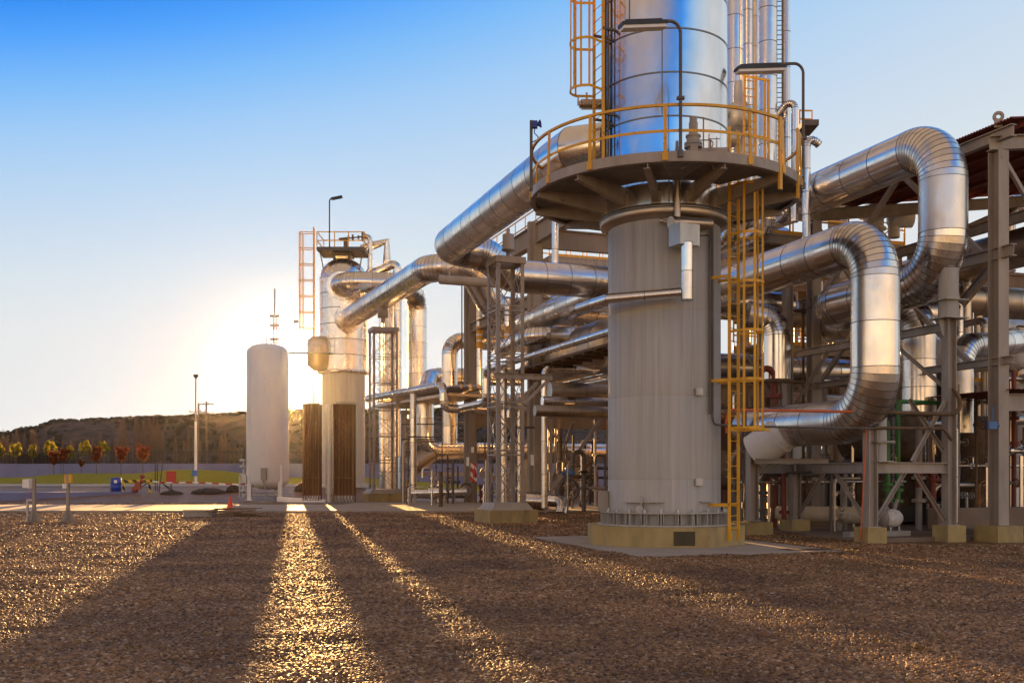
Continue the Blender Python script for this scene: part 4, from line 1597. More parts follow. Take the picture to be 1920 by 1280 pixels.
# yellow walkway on top of the rack
t = thing('walkway', RC + ZUP * 13.7, 'yellow railed walkway along the top of the concrete pipe rack', 'walkway')
b = MB()
b.bar(RC + U * 0 + V * 1.2 + ZUP * 13.75, RC - U * 21 + V * 1.2 + ZUP * 13.75, 1.3, .08)
b.build('deck', M['steel_dk'], t)
b = MB()
for w_ in (.6, 1.8):
    for z in (14.3, 14.85):
        b.bar(RC + V * w_ + ZUP * z, RC - U * 21 + V * w_ + ZUP * z, .05, .05)
    for k in range(15):
        b.bar(RC - U * (1.5 * k) + V * w_ + ZUP * 13.78, RC - U * (1.5 * k) + V * w_ + ZUP * 14.87, .05, .05)
b.build('railing', M['yellow'], t)

# pipes lying in the rack, parallel to it, each at its own height and offset
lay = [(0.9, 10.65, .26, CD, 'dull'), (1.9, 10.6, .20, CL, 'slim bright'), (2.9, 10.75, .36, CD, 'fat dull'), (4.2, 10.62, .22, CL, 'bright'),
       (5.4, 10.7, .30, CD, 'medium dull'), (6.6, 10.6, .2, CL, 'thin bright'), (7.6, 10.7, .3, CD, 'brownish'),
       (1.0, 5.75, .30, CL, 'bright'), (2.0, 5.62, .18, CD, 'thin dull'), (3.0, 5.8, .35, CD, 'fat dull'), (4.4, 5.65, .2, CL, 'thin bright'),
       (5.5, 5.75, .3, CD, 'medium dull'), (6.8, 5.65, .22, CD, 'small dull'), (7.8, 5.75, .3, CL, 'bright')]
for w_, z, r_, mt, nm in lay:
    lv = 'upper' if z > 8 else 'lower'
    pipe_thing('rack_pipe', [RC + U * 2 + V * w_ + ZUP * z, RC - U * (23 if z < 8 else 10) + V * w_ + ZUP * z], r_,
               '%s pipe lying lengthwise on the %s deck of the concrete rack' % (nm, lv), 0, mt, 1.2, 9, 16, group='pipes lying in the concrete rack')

# pipes hung outside the rack
EYEZ = lambda py, Y: EYE - (py - HY) / F * Y


def at(px, py, Y):
    return P(px, py, Y)


# long white topped pipe with a tray below, dropping down beside the near lattice tower
q1 = at(1170, 613, 36.5)
d0 = on_line(q1, U, 945)
pipe_thing('insulated_pipe', [q1, d0, Vector((d0.x, d0.y, .35))], .145, 'slim silver pipe running low past the big column then dropping beside the near lattice tower', .28, CL, 1.5, 22, 18)
b = MB()
b.bar(q1 + V * .75 - ZUP * .42, d0 + V * .75 - ZUP * .42, 1.3, .10)
for k in range(12):
    p = q1.lerp(d0, (k + .5) / 12) + V * .75 - ZUP * .52
    b.bar(p - V * .7, p + V * .7, .08, .12)
b.build('cable_tray', M['brown'], label='broad brown cable tray under the slim silver pipe left of the big column', cat='cable tray')
d1 = at(1021, 690, 43.5)
pipe_thing('drop_pipe', [d1 + V * 2.5, d1, Vector((d1.x, d1.y, .3))], .135, 'straight silver drop pipe between the concrete rack column and the big column', .25, CL, 1.4, 22, 16)
e1 = at(912, 693, 47.5)
pipe_thing('drop_pipe', [e1 - U * 3 + V * .1, e1, Vector((e1.x, e1.y, EYEZ(755, 47.5))), Vector((e1.x, e1.y, EYEZ(755, 47.5))) + U * 4], .19, 'short silver hook shaped pipe ending at a low run left of the near lattice tower', .4, CL, 1.2, 18, 18)
for px, yt, yb, Y, r_, lab in ((899, 500, 742, 57.5, .17, 'banded silver drop pipe close to the left concrete column'),
                               (953, 560, 700, 52.0, .19, 'banded silver drop pipe behind the near lattice tower')):
    a_ = at(px, yt, Y)
    zb_ = EYEZ(yb, Y)
    o = pipe_thing('drop_pipe', [a_, Vector((a_.x, a_.y, zb_)), Vector((a_.x + .1, a_.y, zb_)) + V * 1.6], r_, lab, r_ * 1.6, CL, 1.3, 20, 18)
    b = MB()
    for ya, yc, mi in ((612, 626, 0), (626, 630, 1), (630, 637, 0), (637, 641, 1), (641, 653, 0)):
        b.cyl(Vector((a_.x, a_.y, EYEZ(yc, Y) - (35 * 0))), Vector((a_.x, a_.y, EYEZ(ya, Y))), r_ + .012, 18, mi)
    b.build('colour_band', [M['yellow'], M['white']], o)
# hooked run coming forward from the vessel, with its knee and low return
h0 = at(690, 767, 66)
h1 = at(832, 722, 56)
h1.z = EYEZ(722, 56)
h0.z = h1.z
zl = EYEZ(766, 56)
pipe_thing('insulated_pipe', [h0, h1, Vector((h1.x, h1.y, zl)), Vector((h1.x, h1.y, zl)) + V * 12], .235, 'bent silver pipe stepping down once along the left end of the rack', .42, CL, 1.2, 18, 20)
b = MB()
for k in range(4):
    b.tube([h0 + V * (.7 + .5 * k) - ZUP * .1, h1 + V * (.7 + .5 * k) - ZUP * .1 - U * 1.0], .12, 10)
b.bar(h0 + V * 1.5 - ZUP * .5, h1 + V * 1.5 - ZUP * .5, 2.6, .16)
b.build('pipe_tray', M['clad_dull'], label='tray with a bundle of dull pipes reaching left from the rack to the domed vessel', cat='pipe tray')
w0 = at(775, 738, 58)
pipe_thing('drop_pipe', [w0, Vector((w0.x, w0.y, .55)), Vector((w0.x, w0.y, .55)) + V * 3.4], .19, 'pale straight drop pipe standing alone left of the concrete rack', .25, CL, 1.5, 22, 16)
# big white riser with elbow at the rack end
g1 = at(843, 637, 60)
pipe_thing('insulated_pipe', [g1 + V * 7 + U * 1, g1, Vector((g1.x, g1.y, 3.5))], .47, 'silver elbow pipe turning down just left of the first concrete column', .85, CL, 1.1, 10, 28)
g2 = at(806, 705, 66)
g3 = at(797, 845, 62)
pipe_thing('insulated_pipe', [g2 + V * 6 - U * 1, g2, Vector((g3.x, g3.y, EYEZ(742, 62)))], .55, 'farther silver elbow half hidden behind the bent pipe at the rack end', .9, CL, 1.2, 10, 28)
pipe_thing('insulated_pipe', [Vector((g3.x, g3.y, EYEZ(750, 62))), g3, g3 + V * 13], .53, 'low silver elbow near the ground under the left end of the rack', .85, CL, 1.2, 8, 30)
b = MB()
k0 = g3 + V * .5 - ZUP * .1
b.cyl(k0, k0 + Vector((-1.4, -.3, -.95)), .50, 24, r2=.62)
b.build('reducer', M['clad_dull'], label='dull conical pipe end slanting down from the low silver elbow', cat='reducer')
b = MB()
for sx in (-.9, 1.3):
    for sy in (-.4, .4):
        b.bar(k0 + Vector((sx - .3, sy, -1.4)), Vector((k0.x + sx - .5, k0.y + sy, .1)), .16, .16)
b.bar(k0 + Vector((-1.5, 0, -1.3)), k0 + Vector((2.6, 0, -1.3)), 1.1, .22)
b.build('pipe_saddle', ST, label='splayed steel saddle under the low silver elbow of the rack end', cat='saddle')

# stacked horizontal pipes crossing behind the big column at mid height
for k, (py, r_, Y, mt, nm) in enumerate(((733, .36, 41.0, CD, 'topmost'), (752, .20, 40.0, CL, 'middle'), (770, .22, 39.3, CD, 'lowest'))):
    a_ = at(1030, py, Y)
    pipe_thing('cross_pipe', [a_ - V * (.3 * k), a_ + V * 9], r_, '%s of the stacked pipes crossing low behind the big column on its left' % nm, 0, mt, 1.4, 9, 18, group='stacked pipes behind the big column')
a_ = at(1140, 540, 47)
pipe_thing('insulated_pipe', [at(985, 606, 51), on_line(at(985, 606, 51), -U, 1146), on_line(at(985, 606, 51), -U, 1146) + Vector((.9, -.2, -.9)), on_line(at(985, 606, 51), -U, 1146) + Vector((1.1, -.2, -5))], .60,
           'wide silver pipe rising to an elbow half hidden by the big column on its left', [0, .95, .6, 0], CL, 1.3, 7, 30)
pipe_thing('insulated_pipe', [at(985, 600, 55), at(1040, 645, 53), at(1075, 640, 52), at(1160, 615, 50)], .55, 'swan neck silver pipe hanging below the wide pipe beside the big column', [0, 1.3, 1.1, 0], CL, 1.2, 8, 28)
b = MB()
c_ = at(1112, 655, 46)
b.pipe([c_ - U * 2, c_ + U * 6], 1.15, 0, 40, 1.2, 9, .01, .03)
b.lathe(c_ - U * 2, [(1.15, 0), (1.0, .35), (.6, .6), (.02, .7)], 40, axis=-U)
b.build('horizontal_vessel', CD, label='fat dull horizontal vessel in the rack just left of the big column', cat='vessel')
pipe_thing('drop_pipe', [at(1041, 390, 44), at(1041, 545, 44)], .145, 'bright vertical pipe high in the rack under the ring platform', 0, CL, 1.6, 9, 16)
pipe_thing('insulated_pipe', [at(940, 655, 50), at(1000, 628, 46), at(1000, 628, 46) + V * 6], .40, 'gold lit pipe crossing behind the near lattice tower at mid height', .7, CL, 1.1, 10, 22)
pipe_thing('insulated_pipe', [at(880, 640, 60), at(930, 612, 58), at(930, 612, 58) + V * 8], .55, 'broad gold lit pipe at the rack end beside the banded drop pipe', .9, CL, 1.1, 10, 24)

# ------------------------------------------------------------------ white tank and vaporisers at the left end
TX = P(502, 890, 64.0); TX.z = gz(TX.x, 64)
tank = thing('storage_tank', TX, 'plain white upright tank on short legs beside the low sun', 'tank')
tr = 1.30
tz = lambda py: EYE - (py - HY) / F * 64
b = MB()
zb_, zt_ = tz(905), tz(662)
b.lathe(TX.xy.to_3d(), [(0.02, zb_ - .42), (.5, zb_ - .38), (.95, zb_ - .22), (1.2, zb_ - .05), (tr, zb_ + .15), (tr, zt_), (1.24, zt_ + .2), (1.0, zt_ + .42), (.6, zt_ + .55), (.02, zt_ + .6)], 64)
b.build('shell', M['white'], tank)
for dx_, dy_ in ((.95, -.75), (-.95, -.75), (.3, 1.15)):
    b = MB()
    b.bar(TX.xy.to_3d() + Vector((dx_, dy_, 0)), TX.xy.to_3d() + Vector((dx_, dy_, zb_ + 1.1)), .24, .24)
    b.box(TX.xy.to_3d() + Vector((dx_, dy_, .14)), .45, .45, .03)
    b.build('leg', M['white'], tank)
b = MB()
b.box(TX.xy.to_3d() + Vector((.10, -1.42, tz(888))), .32, .2, .72)
b.tube([TX.xy.to_3d() + Vector((.05, -1.42, tz(898))), TX.xy.to_3d() + Vector((.15, -1.45, tz(912))), TX.xy.to_3d() + Vector((.35, -1.4, .3))], .04, 6, bend=.3)
b.build('gauge_box', M['steel'], tank)
b = MB()
X0 = TX.xy.to_3d() + Vector((-1.35, -.6, 0))
b.cyl(X0 + ZUP * .3, X0 + ZUP * tz(862), .06, 8)
b.cyl(X0 + Vector((-.25, 0, .3)), X0 + Vector((-.25, 0, 1.6)), .05, 8)
for z in (.7, 1.2, 1.7, 2.2, 2.6):
    b.cyl(X0 + Vector((-.25, -.05, z)), X0 + Vector((.3, -.05, z)), .05, 8)
    b.lathe(X0 + Vector((-.05, -.1, z)), [(.02, -.1), (.12, -.1), (.12, .1), (.02, .1)], 8)
for z in (.45, .62):
    b.tube([X0 + ZUP * z, X0 + Vector((1.2, -.2, z)), X0 + Vector((2.9, .2, z - .05))], .05, 8, bend=.2)
b.box(X0 + Vector((.1, -.25, 1.45)), .3, .2, .5)
b.build('valve_piping', M['galv'], tank)
b = MB()
b.cyl(TX.xy.to_3d() + Vector((-.1, 0, zt_ + .5)), TX.xy.to_3d() + Vector((-.1, 0, zt_ + 1.0)), .05, 8)
b.build('vent', M['steel'], tank)
b = MB()
b.lathe(TX.xy.to_3d() + Vector((.35, 0, zt_ + .62)), [(.10, -.02), (.14, -.02), (.14, .02), (.10, .02), (.10, -.02)], 14, axis=(0, 1, 0))
b.build('lifting_lug', M['steel'], tank)

M['fin'] = paint('vaporiser_fins', (0.17, 0.085, 0.04), 0.5, metal=0.2)
for k, (pxa, pxb, lab) in enumerate(((571, 600, 'left finned vaporiser stack in front of the domed vessel'), (628, 664, 'right finned vaporiser stack in front of the domed vessel'))):
    Y = 59.5
    ca = P((pxa + pxb) / 2, 890, Y); ca.z = 0
    w = (pxb - pxa) / F * Y
    v_ = thing('vaporiser', ca, lab, 'vaporiser', 'finned vaporisers by the white tank')
    zt_, zb_ = EYEZ(758, Y), EYEZ(928, Y)
    nF = 6
    for i in range(nF):
        for j in range(3):
            b = MB()
            c_ = ca + Vector((-w / 2 + w * (i + .5) / nF, (j - 1) * .26, 0))
            b.cyl(c_ + ZUP * zb_, c_ + ZUP * zt_, .022, 6)
            for a in range(4):
                aa = R(45 + 90 * a)
                e_ = Vector((math.cos(aa), math.sin(aa), 0))
                b.bar(c_ + e_ * .055 + ZUP * (zb_ + .05), c_ + e_ * .055 + ZUP * (zt_ - .05), .10, .006, Vector((-e_.y, e_.x, 0)))
            b.build('fin_tube', M['fin'], v_)
    b = MB()
    for z in (zb_ + .02, zb_ + 1.0, zt_ - .02):
        for dy_ in (-.42, .42):
            b.bar(ca + Vector((-w / 2 - .05, dy_, z)), ca + Vector((w / 2 + .05, dy_, z)), .05, .07)
    for dx_ in (-w / 2, w / 2):
        for dy_ in (-.42, .42):
            b.bar(ca + Vector((dx_, dy_, .1)), ca + Vector((dx_, dy_, zt_)), .06, .06)
    b.build('frame', M['fin'], v_)
    b = MB()
    for i in range(6):
        x = -w / 2 + w * (i + .5) / 6
        b.tube([ca + Vector((x, -.3, zb_)), ca + Vector((x, -.3, .28)), ca + Vector((x + .12, -.55, .14))], .04, 8, bend=.15)
        b.tube([ca + Vector((x, -.26, zt_ - .02)), ca + Vector((x + .05, -.26, zt_ + .12)), ca + Vector((x + .15, .26, zt_ + .12)), ca + Vector((x + .18, .26, zt_))], .03, 8, bend=.08)
    b.build('return_bends', M['galv'], v_)
b = MB()
c_ = P(617, 890, 59.9); c_.z = 0
b.cyl(c_ + ZUP * .6, c_ + ZUP * EYEZ(758, 59.9), .2, 20)
b.cyl(c_ + ZUP * .1, c_ + ZUP * .6, .12, 12)
b.build('header_pipe', M['white'], label='pale smooth standpipe between the two vaporiser stacks', cat='standpipe')
b = MB()
for k in range(3):
    b.tube([P(520, 933 + 3 * k, 61 - k), P(560, 936 + 2 * k, 60.5 - k), P(610, 938 + k, 60 - k)], .09 if k == 0 else .05, 10, bend=.3)
b.build('ground_pipe', M['white'], label='frosted white pipe lying low between the white tank and vaporisers', cat='pipe')

# ------------------------------------------------------------------ left side: wall, fence, trees, posts, odds and ends
YW = 100.0
xw0, xw1 = -72.0, 40.0
b = MB()
zg = lambda x: gz(x, YW)
for k in range(16):
    xa_ = xw0 + (xw1 - xw0) * k / 16; xb_ = xw0 + (xw1 - xw0) * (k + 1) / 16
    za = EYE - (869 - HY) / F * YW
    b.bar(Vector((xa_ + .02, YW, za / 2 + .0)), Vector((xb_ - .02, YW, za / 2 + .0)), .3, za)
b.build('retaining_wall', M['shadewall'], label='long low shade blue concrete wall across the back of the lawn', cat='wall')
ZW = EYE - (869 - HY) / F * YW
M['dirtbank'] = paint('bare_earth', (0.16, 0.12, 0.09), 0.95, 0.25, 0.2, (1, 1, 1))
fence = thing('fence', Vector((-20, YW + 3, ZW)), 'black iron paling fence on top of the shade blue concrete wall', 'fence')
b = MB()
zf = ZW + 1.35
for z in (ZW + .25, zf - .2):
    b.bar(Vector((xw0, YW + 1, z)), Vector((xw1, YW + 1, z)), .05, .06)
b.build('rail', M['iron'], fence)
b = MB()
x = xw0
while x < 5:
    b.bar(Vector((x, YW + 1, ZW)), Vector((x, YW + 1, zf + rng.uniform(-.03, .05))), .05, .05)
    x += .40
b.build('palings', M['iron'], fence, kind='stuff')
for k in range(30):
    x = xw0 + 3.8 * k
    if x > 5:
        break
    b = MB()
    b.bar(Vector((x, YW + 1.02, ZW - .2)), Vector((x, YW + 1.02, zf + .35)), .08, .08)
    b.build('post', M['iron'], fence)
b = MB()
b.box(Vector((-48.5, YW + 6, ZW + .35)), 4.4, 2, 1.4)
b.box(Vector((-48.5, YW + 4.9, ZW + .6)), 3.8, .2, .35)
b.build('low_shed', M['soil'], label='small dark low shed behind the fence at the far left', cat='shed')


def leaf_crown(b, c, rx, rz, n, size, rr, mi_n=3, shape='ball'):
    for k in range(n):
        while True:
            d = Vector((rr.uniform(-1, 1), rr.uniform(-1, 1), rr.uniform(-1, 1)))
            if d.length <= 1:
                break
        if d.length < .35 and rr.random() < .7:
            continue
        if shape == 'vase':
            f_ = .45 + .55 * (d.z + 1) / 2
            p = c + Vector((d.x * rx * f_, d.y * rx * f_, d.z * rz))
        else:
            p = c + Vector((d.x * rx, d.y * rx, d.z * rz))
        nrm = Vector((rr.uniform(-1, 1), rr.uniform(-1, 1), rr.uniform(-.4, 1))).normalized()
        a_ = nrm.orthogonal().normalized(); b2 = nrm.cross(a_)
        s_ = size * rr.uniform(.6, 1.3)
        b.add([p - a_ * s_ * .5, p + b2 * s_ * .35, p + a_ * s_ * .5, p - b2 * s_ * .35], [(0, 1, 2, 3)], rr.randrange(mi_n))


def leafm(name, c):
    m, t, b = new_mat(name)
    b.inputs['Base Color'].default_value = c + (1,)
    b.inputs['Roughness'].default_value = .6
    tr_ = t.nodes.new('ShaderNodeBsdfTranslucent')
    tr_.inputs[0].default_value = tuple(min(1, x * 2.2) for x in c) + (1,)
    mx = t.nodes.new('ShaderNodeMixShader')
    mx.inputs[0].default_value = .45
    o = t.nodes['Material Output']
    t.links.new(b.outputs[0], mx.inputs[1]); t.links.new(tr_.outputs[0], mx.inputs[2]); t.links.new(mx.outputs[0], o.inputs['Surface'])
    return m


RED = [leafm('red_leaf_a', (.15, .035, .012)), leafm('red_leaf_b', (.09, .020, .010)), leafm('red_leaf_c', (.20, .065, .015))]
YEL = [leafm('yellow_leaf_a', (.24, .20, .012)), leafm('yellow_leaf_b', (.15, .14, .012)), leafm('yellow_leaf_c', (.30, .24, .02))]
M['bark'] = paint('grey_bark', (.17, .13, .10), .85, .3, 4)
M['twig'] = paint('bare_twigs', (.19, .125, .085), .8, .3, 2)


def small_tree(px, ytop, ybot, w, Y, mats, name, label, group, seed, shape, crown_lo=.45, zg_=None):
    rr = random.Random(seed)
    x = (px - CX) / F * Y
    z0 = zg_ if zg_ is not None else EYEZ(ybot, Y)
    zt = EYEZ(ytop, Y)
    h_ = zt - z0
    t = thing(name, Vector((x, Y, z0)), label, 'tree', group)
    b = MB()
    zc0 = z0 + h_ * crown_lo
    b.cyl(Vector((x, Y, z0 - .2)), Vector((x, Y, zc0 + .2)), .05, 7, r2=.03)
    for k in range(9):
        a = rr.uniform(0, 6.28)
        rw = w / F * Y / 2
        b.cyl(Vector((x, Y, zc0 + rr.uniform(-.1, .3))), Vector((x + math.cos(a) * rw * .6, Y + math.sin(a) * rw * .6, z0 + h_ * rr.uniform(.7, .95))), .02, 5, r2=.006)
    b.build('trunk', M['bark'], t)
    b = MB()
    rw = w / F * Y / 2
    leaf_crown(b, Vector((x, Y, (zc0 + zt) / 2)), rw * .9, (zt - zc0) / 2, 230, .22, rr, 3, shape)
    for k in range(13):
        a = rr.uniform(0, 6.28)
        f_ = rr.uniform(.35, 1.0)
        q_ = rr.uniform(.2, 1.02)
        w_ = (.45 + .55 * q_) if shape == 'vase' else (1.05 - abs(q_ - .5) * .8)
        leaf_crown(b, Vector((x + math.cos(a) * rw * f_ * w_, Y + math.sin(a) * rw * f_ * w_, zc0 + (zt - zc0) * q_)), rw * rr.uniform(.14, .34), (zt - zc0) * rr.uniform(.09, .2), 60, .18, rr, 3)
    b.build('crown', mats, t)


for k, (px, yt, yb, w, lab) in enumerate(((101, 845, 893, 25, 'dark red leaved tree at the left end of the lawn mound'),
                                          (119, 844, 888, 19, 'narrow red leaved tree second on the lawn mound'),
                                          (181, 838, 888, 26, 'red leaved tree with a lopsided crown mid way on the mound'),
                                          (227, 838, 887, 27, 'rusty red tree right of the middle of the mound'),
                                          (268, 837, 887, 33, 'biggest rusty red tree at the right end of the mound'))):
    small_tree(px, yt, yb, w, 84.0, RED, 'red_tree', lab, 'red leaved trees on the lawn', 40 + k, 'vase')
small_tree(153, 864, 888, 10, 87, RED, 'red_tree', 'tiny dark red sapling against the wall', 'red leaved trees on the lawn', 55, 'vase', .6)
for k, (px, yt, w, lab) in enumerate(((2, 833, 14, 'yellow green tree cut by the left picture edge'), (29, 832, 24, 'round yellow green tree second from the left behind the fence'),
                                      (61, 836, 17, 'smallest yellow green tree behind the fence'), (95, 829, 29, 'widest yellow green tree behind the darkest red tree'),
                                      (130, 838, 22, 'low yellow green tree between two red trees'), (160, 829, 24, 'round yellow green tree in the middle behind the fence'),
                                      (193, 829, 22, 'yellow green tree farthest right behind the fence'))):
    small_tree(px, yt, 872, w, 103, YEL, 'yellow_tree', lab, 'yellow green trees along the fence', 70 + k, 'ball', .42, ZW - .3)

# bare poplars beyond the fence


def poplar(seed, h, spread):
    rr = random.Random(seed)
    b1, b2 = MB(), MB()
    b1.cyl(Vector((0, 0, -.5)), Vector((rr.uniform(-.2, .2), 0, h * .9)), .10, 6, r2=.02)
    for k in range(150):
        z = h * rr.uniform(.08, .93)
        a = rr.uniform(0, 6.28)
        ln = (h - z) * rr.uniform(.25, .55) + .4
        o = spread * rr.uniform(.3, 1.0) * ln / 3
        p = Vector((0, 0, z)); q = p + Vector((math.cos(a) * o, math.sin(a) * o, ln))
        b2.cyl(p, q, .028, 3, r2=.008, caps=False)
        for j in range(2):
            s_ = p.lerp(q, rr.uniform(.3, .8))
            b2.cyl(s_, s_ + Vector((rr.uniform(-.3, .3), rr.uniform(-.3, .3), rr.uniform(.4, .9))), .014, 3, r2=.006, caps=False)
    return b1, b2


protos = []
for k in range(5):
    hh = (8.5, 10, 7, 9, 6)[k]
    t = thing('bare_poplar', Vector((0, 0, 0)), 'thin bare brown poplar among the row beyond the fence', 'tree', 'bare poplars beyond the fence')
    b1, b2 = poplar(k, hh, (1.0, .8, 1.2, 1.5, 1.0)[k])
    b1.build('trunk', M['twig'], t)
    b2.build('crown', M['twig'], t)
    protos.append(t)
rr_ = random.Random(12)
used = 0
for k in range(120):
    px = rr_.choice([rr_.uniform(-40, 470), rr_.uniform(-40, 470), rr_.uniform(540, 900)] if k % 9 else [rr_.uniform(225, 300)])
    Y = rr_.uniform(106, 134)
    tall = 215 < px < 300 and k % 2 == 0
    i = rr_.choice([0, 1, 3]) if tall else rr_.choice([0, 2, 4, 2])
    s_ = (rr_.uniform(.85, 1.15) if tall else rr_.uniform(.7, 1.05)) * Y / 200
    x = (px - CX) / F * Y
    if used < len(protos):
        o = protos[used]
        used += 1
    else:
        o = copy_tree(protos[i])
    o.location = (x, Y, gz(x, Y) - .3)
    o.rotation_euler = (0, 0, rr_.uniform(0, 6.28))
    o.scale = (s_ * .9, s_ * .9, s_)

# masts and poles
t = thing('light_mast', P(367, 905, 78.5), 'tall white light mast standing at the edge of the lawn', 'light mast')
b = MB()
c_ = P(367, 905, 78.5)
zt_ = EYEZ(705, 78.5)
zm = EYEZ(790, 78.5)
b.cyl(c_ - ZUP * .3, Vector((c_.x, c_.y, zm)), .115, 12, r2=.09)
b.build('lower_pole', M['white'], t)
b = MB()
b.cyl(Vector((c_.x, c_.y, zm)), Vector((c_.x, c_.y, zt_)), .07, 10, r2=.04)
b.build('upper_pole', M['steel'], t)
b = MB()
b.lathe(Vector((c_.x, c_.y, zt_ - .1)), [(.04, -.08), (.13, 0), (.21, .12), (.18, .22), (.04, .26)], 14)
b.build('lamp_head', M['steel_dk'], t)
b = MB()
b.box(c_ + Vector((0, -.2, .75)), .4, .3, .45)
b.build('base_box', M['blue_box'], t)
for px, yt, Y, lab, arms in ((372, 757, 118, 'brown utility pole with cross arms just behind the white light mast', (772, 786, 800)), (387, 752, 128, 'thin utility pole second to the right of the light mast', (758, 775))):
    c_ = P(px, 872, Y)
    t = thing('utility_pole', c_, lab, 'utility pole', 'utility poles beyond the fence')
    b = MB()
    b.cyl(c_ - ZUP * 2, Vector((c_.x, c_.y, EYEZ(yt, Y))), .13, 8, r2=.10)
    b.build('pole', M['bark'], t)
    for y in arms:
        b = MB()
        b.bar(Vector((c_.x - 1.0, c_.y - .2, EYEZ(y, Y))), Vector((c_.x + 1.0, c_.y - .2, EYEZ(y, Y))), .11, .11)
        for dx_ in (-.9, -.3, .3, .9):
            b.cyl(Vector((c_.x + dx_, c_.y - .2, EYEZ(y, Y))), Vector((c_.x + dx_, c_.y - .2, EYEZ(y, Y) + .25)), .05, 6)
        b.build('cross_arm', M['bark'], t)
t = thing('radio_mast', P(515, 700, 132), 'slender red and white radio mast on the skyline above the white tank', 'radio mast')
c_ = P(515, 700, 132)
b = MB()
zt_ = EYEZ(556, 132)
zb_ = EYEZ(778, 132)
for k in range(14):
    z0_ = zb_ + (zt_ - 2.5 - zb_) * k / 14; z1_ = zb_ + (zt_ - 2.5 - zb_) * (k + 1) / 14
    for i in range(3):
        a0_, a1_ = R(120 * i + 20), R(120 * i + 140)
        p0_ = Vector((c_.x + .24 * math.cos(a0_), c_.y + .24 * math.sin(a0_), 0)); p1_ = Vector((c_.x + .24 * math.cos(a1_), c_.y + .24 * math.sin(a1_), 0))
        b.bar(p0_ + ZUP * z0_, p0_ + ZUP * z1_, .10, .10, mi=k % 2)
        b.bar(p0_ + ZUP * z0_, p1_ + ZUP * z1_, .05, .05, mi=k % 2)
        b.bar(p0_ + ZUP * z1_, p1_ + ZUP * z1_, .05, .05, mi=k % 2)
b.build('lattice', [M['red'], M['white']], t)
b = MB()
b.cyl(Vector((c_.x, c_.y, zt_ - 2.5)), Vector((c_.x, c_.y, zt_ + 1)), .1, 6)
for z in (2.5, 3.7, 5.5):
    b.bar(Vector((c_.x - .62, c_.y, zt_ - z)), Vector((c_.x + .62, c_.y, zt_ - z)), .12, .3)
b.build('antenna', M['steel'], t)

# the two instrument posts in the foreground gravel
YP = 36.0


def post(px, ytop, ybot, Y, label):
    c_ = P(px, ybot, Y); c_.z = 0
    t = thing('instrument_post', c_, label, 'instrument post', 'instrument posts on the gravel')
    b = MB()
    b.ibeam(c_, c_ + ZUP * EYEZ(ytop, Y), .10, .10, up=Vector((0, 1, 0)), t=.014)
    b.build('post', M['steel'], t)
    b = MB()
    for sx in (-1, 1):
        b.plate([c_ + Vector((sx * .05, 0, .02)), c_ + Vector((sx * .30, 0, .02)), c_ + Vector((sx * .05, 0, .55))], .015)
        b.plate([c_ + Vector((0, sx * .05, .02)), c_ + Vector((0, sx * .30, .02)), c_ + Vector((0, sx * .05, .55))], .015)
    b.box(c_ + ZUP * .02, .6, .6, .03)
    b.build('base', M['steel'], t)
    return t, c_


t, c_ = post(64, 896, 980, YP, 'grey post with a white box and short side rail, left of two in gravel')
b = MB()
b.box(Vector((c_.x - .22, c_.y - .1, EYEZ(906, YP))), .2, .2, .30)
b.box(Vector((c_.x - .10, c_.y - .1, EYEZ(906, YP))), .05, .26, .34)
b.build('white_box', M['white'], t)
b = MB()
xl = (51.5 - CX) / F * YP
b.bar(Vector((xl, c_.y, 0)), Vector((xl, c_.y, EYEZ(935, YP))), .09, .06)
b.bar(Vector((xl, c_.y, EYEZ(937, YP))), Vector((c_.x, c_.y, EYEZ(937, YP))), .05, .06)
b.build('side_rail', M['galv'], t)
b = MB()
b.tube([Vector((c_.x - .2, c_.y - .1, EYEZ(912, YP))), Vector((xl + .05, c_.y - .05, EYEZ(922, YP))), Vector((xl, c_.y - .05, EYEZ(936, YP)))], .015, 6, bend=.1)
b.build('cable', M['orange_line'], t)
t, c_ = post(127.5, 889, 980, YP, 'grey post carrying two yellow plates, right one of two in the gravel')
for sx in (-1, 1):
    b = MB()
    b.box(Vector((c_.x + sx * .10, c_.y - .12 * (sx > 0) + .1, EYEZ(897, YP))), .11, .1, .30)
    b.build('yellow_plate', M['yellow'], t)
b = MB()
b.box(Vector((c_.x - .07, c_.y - .1, EYEZ(911, YP))), .13, .1, .15)
b.build('small_box', M['white'], t)

# traffic cone, block, planks
c_ = P(431.5, 962, 45.9); c_.z = .13
t = thing('traffic_cone', c_, 'single orange traffic cone on the kerb before the white tank', 'traffic cone')
b = MB()
b.lathe(c_, [(.16, .03), (.035, .60), (.03, .61)], 18)
b.build('cone_body', M['cone'], t)
b = MB()
b.box(c_ + ZUP * .016, .36, .36, .03)
b.build('cone_base', M['cone'], t)
b = MB()
a_ = P(376, 972, 40.5); a_.z = 0
b.box(a_ + ZUP * .13, 1.1, .8, .26, .05)
b.box(a_ + ZUP * .30, 1.16, .86, .08, .05)
b.build('concrete_block', M['conc'], label='low square concrete block in the gravel by the kerb', cat='concrete block')
b = MB()
a_ = P(448, 975, 40.5); a_.z = 0
rr = random.Random(5)
for k in range(11):
    c2 = a_ + Vector((rr.uniform(-.45, .45), rr.uniform(-.5, .5), .05 + .035 * k))
    b.box(c2, rr.uniform(1.0, 1.9), .14, .035, rr.uniform(-.5, .5))
b.build('plank_pile', M['wood'], label='loose pile of weathered planks in the shade before the white tank', cat='plank pile')

